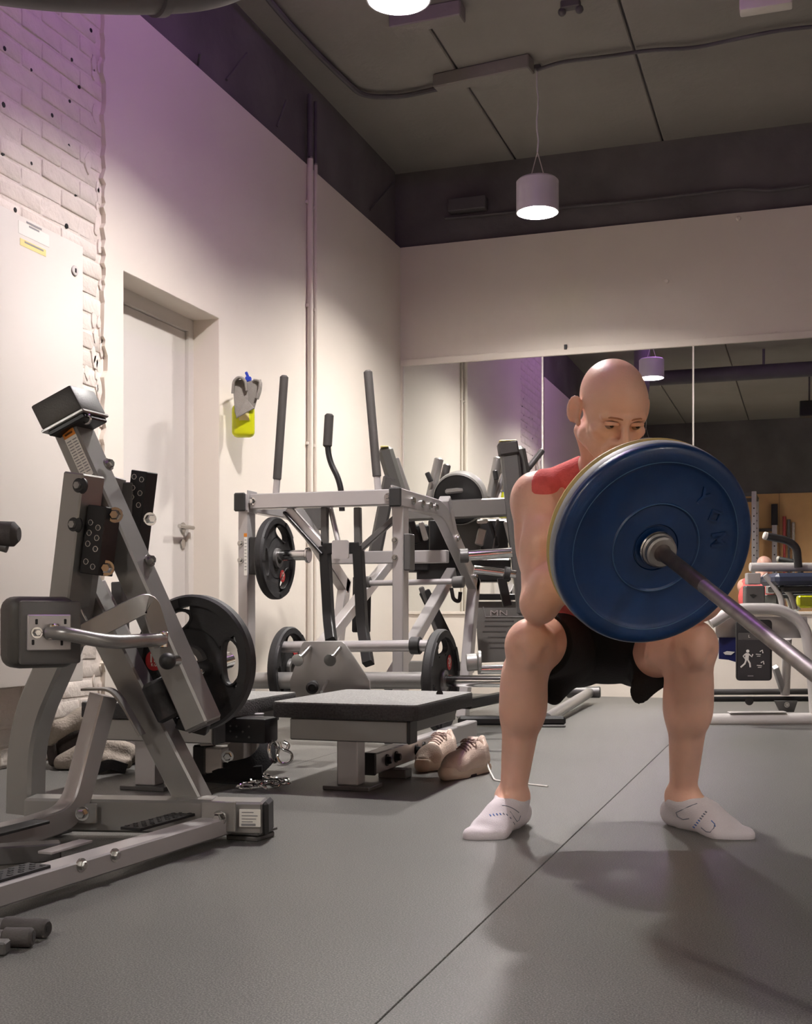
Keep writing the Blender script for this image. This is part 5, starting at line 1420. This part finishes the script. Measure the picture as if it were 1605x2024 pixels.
# instruction shroud
so_ = Q(984, 1248, .45)
def spt(px, py): v = Q(px, py, .45) - so_; return (v.dot(RT), v.dot(UP))
sh_ = part('instruction_shroud', lambda bm: prism(bm, [spt(*p_) for p_ in ((936, 1189), (1040, 1189), (1040, 1306), (946, 1310), (944, 1242), (929, 1226))], so_, RT, UP, .03, bevel=.004), 'frame_mid', mC)
part('shroud_top', lambda bm: beam(bm, Q(934, 1180, .42), Q(1040, 1180, .42), .06, .034, bevel=.004), 'black_metal', mC)
text('raised_logo', 'MN', .045, Q(986, 1212, .428), RT, UP, 'silver_frame', sh_, depth=.001, sx=1.5)
part('logo_frame', lambda bm: sweep(bm, [Q(955, 1199, .43), Q(960, 1219, .43), Q(1035, 1219, .43)], circ(.003, 6)), 'silver_frame', sh_)
for k, (y, a, b_) in enumerate(((1227, 958, 1016), (1237, 958, 1012), (1248, 954, 1000), (1259, 964, 1000), (1270, 966, 998), (1280, 968, 996))):
    part('print_line', lambda bm: beam(bm, Q(a, y, .432), Q(b_, y, .432), .002, .006, bevel=0), 'dark_frame', sh_)
# floor frame
part('floor_rail', lambda bm: beam(bm, P(905, 1424, 5.95), P(1117, 1424, 5.95), .07, .045, bevel=.012), 'black_metal', mC)
part('rail_foot', lambda bm: beam(bm, P(1030, 1434, 5.92), P(1116, 1434, 5.92), .09, .010, bevel=.002), 'dark_frame', mC)
part('rear_tube', lambda bm: cyl(bm, P(1080, 1421, 5.97), P(1165, 1369, 7.4), .030, seg=20), 'grey_frame', mC)
part('rear_foot', lambda bm: cyl(bm, P(1120, 1368, 7.45), P(1187, 1368, 7.4), .036, seg=20, bevel=.006), 'dark_frame', mC)
part('spring_cup', lambda bm: (cyl(bm, P(922, 1310, 5.4), P(944, 1308, 5.4), .040, seg=24, bevel=.004), cyl(bm, P(944, 1308, 5.4), P(951, 1308, 5.4), .052, seg=24, bevel=.003)), 'grey_frame', mC)
part('weight_horn', lambda bm: cyl(bm, P(944, 1324, 5.5), P(1050, 1322, 5.5), .022, seg=24), 'chrome', mC)
part('floor_rail', lambda bm: abox(bm, *sorted((P(760, 1300, 6.2).x, P(930, 1300, 6.2).x)), P(840, 1330, 6.3).y, P(840, 1330, 6.3).y + .06, .25, .31, bevel=.005), 'grey_frame', mC)
part('floor_rail', lambda bm: beam(bm, P(920, 1392, 6.0), P(1000, 1376, 6.4), .06, .05, bevel=.008), 'black_metal', mC)

# ================================================================== PALE LEG CURL MACHINE AT THE RIGHT
mD = thing('leg_curl_machine', 'pale tubular leg curl machine with dark blue pad at the right edge', 'gym machine', PZ(1520, 1437, 0))
DD = 6.05
def W_(px, py, d=0.0): return P(px, py, DD + d)
part('floor_tube', lambda bm: cyl(bm, W_(1392, 1424), W_(1760, 1421), .035, seg=24, bevel=.006), 'pale_frame', mD)
part('tube_plate', lambda bm: beam(bm, W_(1440, 1408), W_(1552, 1407), .06, .006), 'pale_frame', mD)
for px in (1505, 1602): part('rubber_foot', lambda bm: box(bm, W_(px, 1438, .02), .09, .06, .016, RT, FW, UP, bevel=.003), 'black_rubber', mD)
part('slide_rail', lambda bm: cyl(bm, W_(1395, 1368, .35), W_(1760, 1366, .35), .016, seg=16), 'dark_frame', mD)
part('slide_rail', lambda bm: cyl(bm, W_(1395, 1382, .3), W_(1760, 1381, .3), .014, seg=16), 'black_metal', mD)
part('rail_bracket', lambda bm: prism(bm, [(-.06, .03), (.06, .03), (.04, -.03), (-.03, -.03)], W_(1553, 1396, .25), RT, UP, .03, bevel=.003), 'dark_frame', mD)
bolt(mD, W_(1555, 1393, .22), -FW, .010, .012)
part('rail_wheel', lambda bm: cyl(bm, W_(1481, 1386, .28), W_(1481, 1386, .33), .022, seg=18), 'black_plastic', mD)
part('arch_tube', lambda bm: sweep(bm, fillet([W_(1404, 1232), W_(1452, 1203), W_(1545, 1203), W_(1592, 1236), W_(1606, 1330), W_(1612, 1420)], [.10, .10, .14, .1], 8), circ(.0285, 18)), 'pale_frame', mD)
part('arch_panel', lambda bm: prism(bm, [(-.25, .05), (.22, .05), (.23, -.06), (-.25, -.06)], W_(1510, 1238, .06), RT, UP, .012, bevel=.002), 'silver_frame', mD)
part('arch_stay', lambda bm: cyl(bm, W_(1556, 1262, .2), W_(1552, 1372, .3), .024, seg=16), 'pale_frame', mD)
part('arch_stay', lambda bm: beam(bm, W_(1532, 1318, .2), W_(1548, 1366, .3), .03, .03, up=FW), 'silver_frame', mD)
# placard with a running figure
pl_ = part('placard', lambda bm: prism(bm, rpoly(.178, .305, .018, 5), W_(1490, 1285, -.1), RT, UP, .014, bevel=.002), 'black_plastic', mD)
part('placard_face', lambda bm: prism(bm, rpoly(.158, .205, .004, 2), W_(1490.5, 1304, -.11), RT, UP, .004), 'display', pl_)
part('placard_title', lambda bm: prism(bm, rpoly(.158, .036, .004, 2), W_(1490.5, 1258, -.11), RT, UP, .004), 'dark_frame', pl_)
def fig(pts, w, nm='runner_figure'):
    part(nm, lambda bm: sweep(bm, [W_(a, b_, -.114) for a, b_ in pts], rect(w, .002, .0003), up=FW), 'white_print', pl_)
part('runner_figure', lambda bm: cyl(bm, W_(1478, 1287, -.114), W_(1478, 1287, -.116), .008, seg=16), 'white_print', pl_)
fig([(1477, 1291), (1476, 1305)], .018); fig([(1473, 1293), (1469, 1297), (1473, 1302)], .006); fig([(1480, 1293), (1486, 1298), (1488, 1293)], .006)
fig([(1475, 1304), (1472, 1312), (1464, 1319)], .008); fig([(1478, 1304), (1482, 1311), (1483, 1319)], .008)
for (x0, y0) in ((1494, 1288), (1496, 1310)):
    fig([(x0, y0 + 5), (x0 + 10, y0 + 6)], .004, 'pictogram'); fig([(x0 + 8, y0), (x0 + 13, y0 - 3), (x0 + 14, y0 + 3)], .005, 'pictogram'); fig([(x0 + 2, y0 + 9), (x0 + 9, y0 + 9)], .003, 'pictogram')
part('print_line', lambda bm: beam(bm, W_(1478, 1336, -.114), W_(1489, 1336, -.114), .002, .005, bevel=0), 'grey_print', pl_)
text('placard_logo', 'L', .02, W_(1481, 1258, -.114), RT, UP, 'white_print', pl_)
nv = part('navy_panel', lambda bm: prism(bm, [(-.06, .07), (.04, .07), (.04, -.06), (-.01, -.045), (-.06, -.04)], W_(1444, 1287, .05), RT, UP, .01), 'navy_print', mD)
part('navy_mark', lambda bm: prism(bm, [(-.03, 0), (-.01, .008), (.03, .004), (.01, -.012), (-.02, -.01)], W_(1441, 1290, .042), RT, UP, .003), 'white_print', nv)
# upper frame
part('top_bar', lambda bm: cyl(bm, W_(1482, 1121, .3), W_(1760, 1121, .3), .024, seg=20, bevel=.003), 'pale_frame', mD)
part('seat_pad', lambda bm: beam(bm, W_(1516, 1146, .2), W_(1760, 1143, .2), .30, .062, bevel=.02), 'vinyl_blue', mD)
part('pad_base', lambda bm: beam(bm, W_(1532, 1165, .22), W_(1760, 1163, .22), .26, .03, bevel=.006), 'black_plastic', mD)
part('curved_stay', lambda bm: sweep(bm, fillet([W_(1512, 1136, .15), W_(1530, 1158, .15), W_(1544, 1180, .15), W_(1546, 1204, .15)], .06), circ(.015, 14)), 'pale_frame', mD)
part('curved_stay', lambda bm: sweep(bm, fillet([W_(1542, 1160, .25), W_(1562, 1172, .25), W_(1572, 1204, .25)], .06), circ(.014, 14)), 'pale_frame', mD)
part('gear_box', lambda bm: box(bm, W_(1490, 1176, .1), .10, .06, .095, RT, FW, UP, bevel=.006), 'dark_frame', mD)
part('gear_neck', lambda bm: box(bm, W_(1488, 1144, .12), .07, .05, .06, RT, FW, UP, bevel=.004), 'silver_frame', mD)
part('gear_mark', lambda bm: prism(bm, [(-.02, .006), (0, .010), (.02, .002), (0, -.012)], W_(1489, 1178, .068), RT, UP, .002), 'black_print', mD)
part('grip_tube', lambda bm: sweep(bm, fillet([W_(1516, 1060, .25), W_(1556, 1068, .25), W_(1575, 1082, .25), W_(1578, 1122, .25)], .06), circ(.021, 16)), 'black_plastic', mD)
part('grip_end', lambda bm: cyl(bm, W_(1509, 1058, .25), W_(1517, 1060, .25), .021, seg=16, bevel=.004), 'white_metal', mD)
part('yellow_sleeve', lambda bm: box(bm, W_(1592, 1188, .5), .09, .05, .06, RT, FW, UP, bevel=.008), 'bottle_yellow', mD)

# ================================================================== SHOES
def shoe_field(which):
    F = Field((-.07, -.005, -.03), (.07, .16, .33), .0032)
    g = 0.0
    if which == 'sole':
        F.cone((0, .012, .03), (0, .012, .10), .036, .034, .02); F.cone((0, .012, .10), (.004, .014, .20), .034, .044, .02); F.cone((.004, .014, .20), (-.004, .026, .275), .044, .030, .02)
        F.cone((0, .016, .012), (0, .020, .06), .036, .036, .01)
        F.plane((0, .0, 0), (0, -1, 0)); F.plane((0, .036, .1), (0, 1, -.06))
    else:
        F.cone((0, .045, .022), (0, .045, .09), .036, .036, .03); F.cone((0, .085, .028), (0, .082, .085), .028, .030, .03)
        F.cone((0, .045, .09), (.003, .036, .21), .038, .040, .04); F.cone((.003, .034, .21), (-.003, .034, .268), .040, .026, .03)
        F.cone((0, .09, .085), (.0, .058, .19), .026, .024, .04)
        F.cone((0, .096, .016), (0, .118, .008), .020, .012, .02)
        F.cone((0, .075, .045), (0, .15, .055), .020, .030, .008, op='s'); F.cone((0, .07, .05), (0, .085, .10), .017, .015, .008, op='s')
        F.plane((0, .026, .1), (0, -1, 0))
    return F
def raw_mesh(F, it, material):
    v, q = F.mesh(); v = smooth_verts(v, q, it)
    me = bpy.data.meshes.new('shoe_part')
    me.from_pydata([(a[0], a[2], a[1]) for a in v.tolist()], [], q.tolist())
    bm = bmesh.new(); bm.from_mesh(me); bmesh.ops.recalc_face_normals(bm, faces=bm.faces[:]); bm.to_mesh(me); bm.free()
    for p_ in me.polygons: p_.use_smooth = True
    me.materials.append(MATS[material]); return me
m_sole = raw_mesh(shoe_field('sole'), 2, 'shoe_sole'); m_up = raw_mesh(shoe_field('upper'), 2, 'shoe_upper')
def tmp_mesh(fn, material):
    bm = B(); fn(bm); bmesh.ops.recalc_face_normals(bm, faces=bm.faces[:]); me = bpy.data.meshes.new('shoe_part'); bm.to_mesh(me); bm.free()
    for p_ in me.polygons: p_.use_smooth = True
    me.materials.append(MATS[material]); return me
m_tongue = tmp_mesh(lambda bm: sweep(bm, fillet([(0, .075, .128), (0, .10, .112), (0, .15, .092), (0, .19, .076)], .02), rect(.042, .007, .002), up=(0, 0, 1)), 'shoe_tongue')
m_out = tmp_mesh(lambda bm: prism(bm, [(.034 * math.cos(t) * (1.15 if math.sin(t) > 0 else 1), .13 + .135 * math.sin(t)) for t in [i * math.tau / 28 for i in range(28)]], (0, 0, .004), (1, 0, 0), (0, 1, 0), .008), 'shoe_outsole')
laces = []
for k in range(5):
    y = .105 + k * .020; z = .112 - k * .0095
    laces.append([(-.026, y + .010, z - .012), (-.012, y + .004, z + .003), (.012, y, z + .003), (.026, y - .004, z - .012)])
from mathutils.bvhtree import BVHTree
_b = bmesh.new(); _b.from_mesh(m_up); _t = BVHTree.FromBMesh(_b)
def lay(q, up=.0015):
    r_ = _t.ray_cast(Vector((q[0], q[1], .3)), Vector((0, 0, -1)))
    return (q[0], q[1], r_[0].z + up) if r_[0] is not None else q
laces = [[lay((x_, y_, 0)) for x_, y_ in ((-.024, y + .008), (-.016, y + .006), (-.008, y + .003), (0, y), (.008, y - .003), (.016, y - .006), (.024, y - .008))] for y in (.098, .114, .130, .146, .162)]
m_laces = [tmp_mesh(lambda bm: sweep(bm, fillet(l_, .01, 3), circ(.0032, 6)), 'shoe_lace') for l_ in laces]
m_bow = tmp_mesh(lambda bm: (sweep(bm, fillet([(0, .108, .118), (-.02, .10, .126), (-.034, .118, .112), (-.012, .122, .118), (0, .108, .12)], .012, 4), circ(.0026, 6)), sweep(bm, fillet([(0, .108, .118), (.02, .098, .126), (.036, .112, .110), (.014, .122, .118), (0, .11, .12)], .012, 4), circ(.0026, 6))), 'shoe_lace')
m_seam = tmp_mesh(lambda bm: sweep(bm, fillet([(.0395, .06, .085), (.040, .10, .075), (.041, .14, .055), (.042, .19, .042)], .03, 4), circ(.0016, 6)), 'shoe_tongue')
def shoe(heel, toe, label):
    d = toe - heel; ang = math.atan2(d.y, d.x) - math.pi / 2
    t_ = thing('running_shoe', label, 'shoe', heel, 'pair of running shoes')
    t_.rotation_euler = (0, 0, ang)
    for nm, me in [('sole', m_sole), ('outsole', m_out), ('upper', m_up), ('tongue', m_tongue), ('lace_bow', m_bow), ('side_seam', m_seam)] + [('lace', l_) for l_ in m_laces]:
        o = bpy.data.objects.new(nm, me); link(o, t_)
    return t_
def flo(px, py): q = PZ(px, py, 0); return Vector((q.x, q.y, 0))
h2 = flo(955, 1524); t2 = h2 + (flo(862, 1547) - h2).normalized() * .29
shoe(h2, t2, 'cream running shoe nearer to the lifter, with its lace trailing on the floor')
h1 = flo(890, 1508); t1 = h1 + (flo(800, 1536) - h1).normalized() * .29
shoe(h1, t1, 'cream running shoe with dark laces, half hidden behind the other shoe')
lp_ = [flo(958, 1524) + UP * .06, flo(966, 1530) + UP * .02, flo(978, 1544) + UP * .003, flo(1000, 1546) + UP * .003, flo(1040, 1551) + UP * .003, flo(1083, 1556) + UP * .003]
bm = B(); sweep(bm, fillet(lp_, .03, 5), circ(.0028, 6)); tag(obj('shoe_lace', bm, 'white_print'), 'loose white shoelace trailing behind the near foot', 'shoelace')

# ================================================================== CLEANING BOTTLE AND CLOTH ON THE WALL
def WL(px, py, off): return PX(px, py, XL + off)
DW = 5.93
def WP(px, py, o_=0.0): return P(px, py, DW + o_)
sb = thing('spray_bottle', 'yellow spray bottle with blue nozzle hanging on the left wall', 'spray bottle', WP(482, 866))
bc = WP(481, 832)
part('bottle_body', lambda bm: box(bm, bc, .112, .07, .165, RT, FW, UP, bevel=.028, seg=5), 'bottle_yellow', sb)
part('bottle_neck', lambda bm: cyl(bm, bc + UP * .07, bc + UP * .16, .034, .014, seg=18), 'bottle_yellow', sb)
part('bottle_label', lambda bm: box(bm, bc + RT * .008 + UP * .02 - FW * .0355, .05, .001, .045, RT, FW, UP), 'yellow_print', sb)
nz = WP(491, 755)
part('nozzle', lambda bm: (cyl(bm, bc + UP * .15, nz, .013, seg=12), box(bm, nz + UP * .012, .03, .03, .026, RT, FW, UP, bevel=.004)), 'nozzle_blue', sb)
part('trigger', lambda bm: beam(bm, nz + UP * .02, nz + UP * .05 - RT * .012, .014, .014, bevel=.003), 'nozzle_blue', sb)
cl_ = thing('cleaning_cloth', 'grey cleaning cloth draped over the spray bottle on the wall', 'cloth', WP(483, 828, -.05))
def fold(nm, pts, o_, th):
    c0 = WP(485, 785, o_)
    part(nm, lambda bm: prism(bm, [((WP(a, b_, o_) - c0).dot(RT), (WP(a, b_, o_) - c0).dot(UP)) for a, b_ in pts], c0, RT, UP, th, bevel=.005), 'cloth_grey', cl_)
fold('back_fold', ((486, 756), (500, 752), (516, 750), (518, 762), (508, 790), (503, 808), (492, 812), (484, 790)), -.045, .014)
fold('hanging_fold', ((463, 752), (480, 750), (489, 768), (492, 786), (486, 800), (468, 827), (464, 815), (462, 780)), -.068, .016)
fold('pointed_fold', ((487, 788), (503, 807), (466, 828)), -.088, .010)
part('rolled_top', lambda bm: sweep(bm, fillet([WP(461, 778, -.07), WP(463, 753, -.08), WP(474, 744, -.085), WP(485, 752, -.08), WP(488, 772, -.07)], .03, 6), rect(.012, .06, .004), up=-FW), 'cloth_grey', cl_)
part('side_tail', lambda bm: sweep(bm, fillet([WP(503, 752, -.05), WP(515, 753, -.06), WP(514, 770, -.06), WP(508, 788, -.06)], .015, 4), rect(.010, .03, .003), up=-FW), 'cloth_grey', cl_)
wh = thing('wall_hook', 'small steel hook on the left wall carrying the spray bottle', 'hook', WL(480, 770, .02))
part('wire', lambda bm: sweep(bm, fillet([WL(480, 775, 0), WP(482, 772, .02), WP(482, 765, .02)], .01, 4), circ(.004, 8)), 'satin_steel', wh)
part('plate', lambda bm: box(bm, WL(480, 778, .002), .004, .03, .05, X_, Y_, UP, bevel=.001), 'satin_steel', wh)

# ================================================================== BAGS ON THE FLOOR BEHIND THE LEFT PLATFORM
def soft(name, fn, material, parent, lo, hi, h=.006, it=3):
    F = Field(lo, hi, h); fn(F); return field_obj(name, F, material, parent, it)
def lz(px, py, d): return np.array([(px - CPX) / FPX * d, .57 + (HPY - py) / FPX * d, d])
bg_ = thing('backpack', 'grey and dark brown backpack slumped on the floor by the rough wall', 'backpack', flo(150, 1524))
D0 = 4.32
def bag_body(F):
    F.ell(lz(165, 1482, D0 + .12), (.13, .085, .11), .04); F.ell(lz(215, 1492, D0 + .14), (.12, .07, .10), .05); F.plane((0, .002, 0), (0, -1, 0))
soft('bag_body', bag_body, 'bag_dark', bg_, (-1.5, -.02, 4.2), (-.8, .32, 4.75))
def bag_flap(F):
    F.cone(lz(118, 1440, D0), lz(165, 1418, D0 + .05), .030, .034, .03); F.cone(lz(165, 1418, D0 + .05), lz(250, 1412, D0 + .1), .034, .03, .03); F.cone(lz(100, 1466, D0), lz(118, 1440, D0), .018, .028, .02)
soft('bag_flap', bag_flap, 'bag_grey', bg_, (-1.5, .05, 4.2), (-.8, .35, 4.6))
def bag_low(F):
    F.cone(lz(125, 1508, D0 - .02), lz(168, 1482, D0 - .01), .034, .030, .03); F.cone(lz(168, 1482, D0 - .01), lz(235, 1462, D0 + .02), .026, .026, .02); F.cone(lz(150, 1512, D0 - .02), lz(240, 1492, D0), .026, .03, .03); F.plane((0, .004, 0), (0, -1, 0))
soft('front_pocket', bag_low, 'bag_grey', bg_, (-1.5, -.02, 4.15), (-.8, .3, 4.55))
def bag_side(F):
    F.cone(lz(98, 1462, D0 + .02), lz(106, 1505, D0), .018, .02, .02)
soft('side_panel', bag_side, 'bag_dark', bg_, (-1.5, -.02, 4.2), (-1.15, .3, 4.55))
jk = thing('folded_jacket', 'pale folded jacket and black strap lying beside the backpack under the platform', 'jacket', flo(225, 1524))
def jacket(F):
    F.cone(lz(196, 1470, 4.22), lz(245, 1478, 4.24), .022, .018, .02); F.cone(lz(205, 1500, 4.20), lz(252, 1510, 4.22), .026, .018, .03); F.ell(lz(228, 1490, 4.28), (.09, .05, .05), .03)
    F.plane((0, .003, 0), (0, -1, 0))
soft('jacket_body', jacket, 'bag_grey', jk, (-1.3, -.02, 4.05), (-.85, .2, 4.45))
part('strap', lambda bm: sweep(bm, fillet([P(190, 1522, 4.18), P(215, 1508, 4.17), P(250, 1520, 4.17)], .04, 5), rect(.006, .035, .001), up=UP), 'black_fabric', jk)

# ================================================================== RACK AND STORAGE BEHIND THE CAMERA (met in the mirror)
rk = thing('power_rack', 'dark power rack in front of the plywood wall, seen in the mirror', 'rack', (-1.3, -3.3, 0))
for x in (-1.85, -.78):
    for y in (-3.9, -2.9):
        po = part('upright', lambda bm: abox(bm, x - .035, x + .035, y - .035, y + .035, 0, 2.42, bevel=.004), 'dark_frame' if x < -1 else 'silver_frame', rk)
        for k in range(14):
            c = Vector((x, y + .0355, .6 + k * .12)); part('hole', lambda bm: cyl(bm, c, c + Vector((0, .001, 0)), .012, seg=10), 'black_metal', po)
for (a, b_) in (((-1.85, -2.9, 2.38), (-.78, -2.9, 2.38)), ((-1.85, -3.9, 2.38), (-.78, -3.9, 2.38)), ((-.78, -3.9, 2.38), (-.78, -2.9, 2.38)), ((-1.85, -3.9, 2.38), (-1.85, -2.9, 2.38)), ((-.78, -3.9, .05), (-.78, -2.9, .05)), ((-1.85, -3.9, .05), (-1.85, -2.9, .05))):
    part('cross_member', lambda bm: beam(bm, a, b_, .06, .06), 'dark_frame', rk)
st_ = thing('storage_upright', 'perforated upright with a black top against the plywood wall, seen in the mirror', 'rack', (-.5, -4.1, 0))
part('post', lambda bm: abox(bm, -.55, -.47, -4.14, -4.06, 0, 2.0, bevel=.004), 'silver_frame', st_)
part('top_sleeve', lambda bm: abox(bm, -.56, -.46, -4.15, -4.04, 1.98, 2.32, bevel=.004), 'black_metal', st_)
part('crossbar', lambda bm: abox(bm, -.80, -.50, -4.12, -4.08, 1.88, 1.93, bevel=.004), 'dark_frame', st_)
for k in range(8):
    c = Vector((-.51, -4.0595, .8 + k * .14)); part('hole', lambda bm: cyl(bm, c, c + Vector((0, .001, 0)), .012, seg=10), 'black_metal', st_)
for k, (x, m_) in enumerate(((-.36, 'red_paint'), (-.29, 'dark_frame'), (-.22, 'brushed_bar'))):
    t_ = thing('stored_bar', ('red', 'dark grey', 'steel')[k] + ' bar leaning upright on the plywood wall, seen in the mirror', 'bar', (x, -4.1, 0), 'bars leaning on the plywood wall')
    part('shaft', lambda bm: cyl(bm, (x, -4.1, 0), (x, -4.12, 1.98 - .05 * k), .020, seg=14), m_, t_)
    part('end_sleeve', lambda bm: cyl(bm, (x, -4.12, 1.75 - .05 * k), (x, -4.12, 2.12 - .05 * k), .027, seg=14), m_, t_)
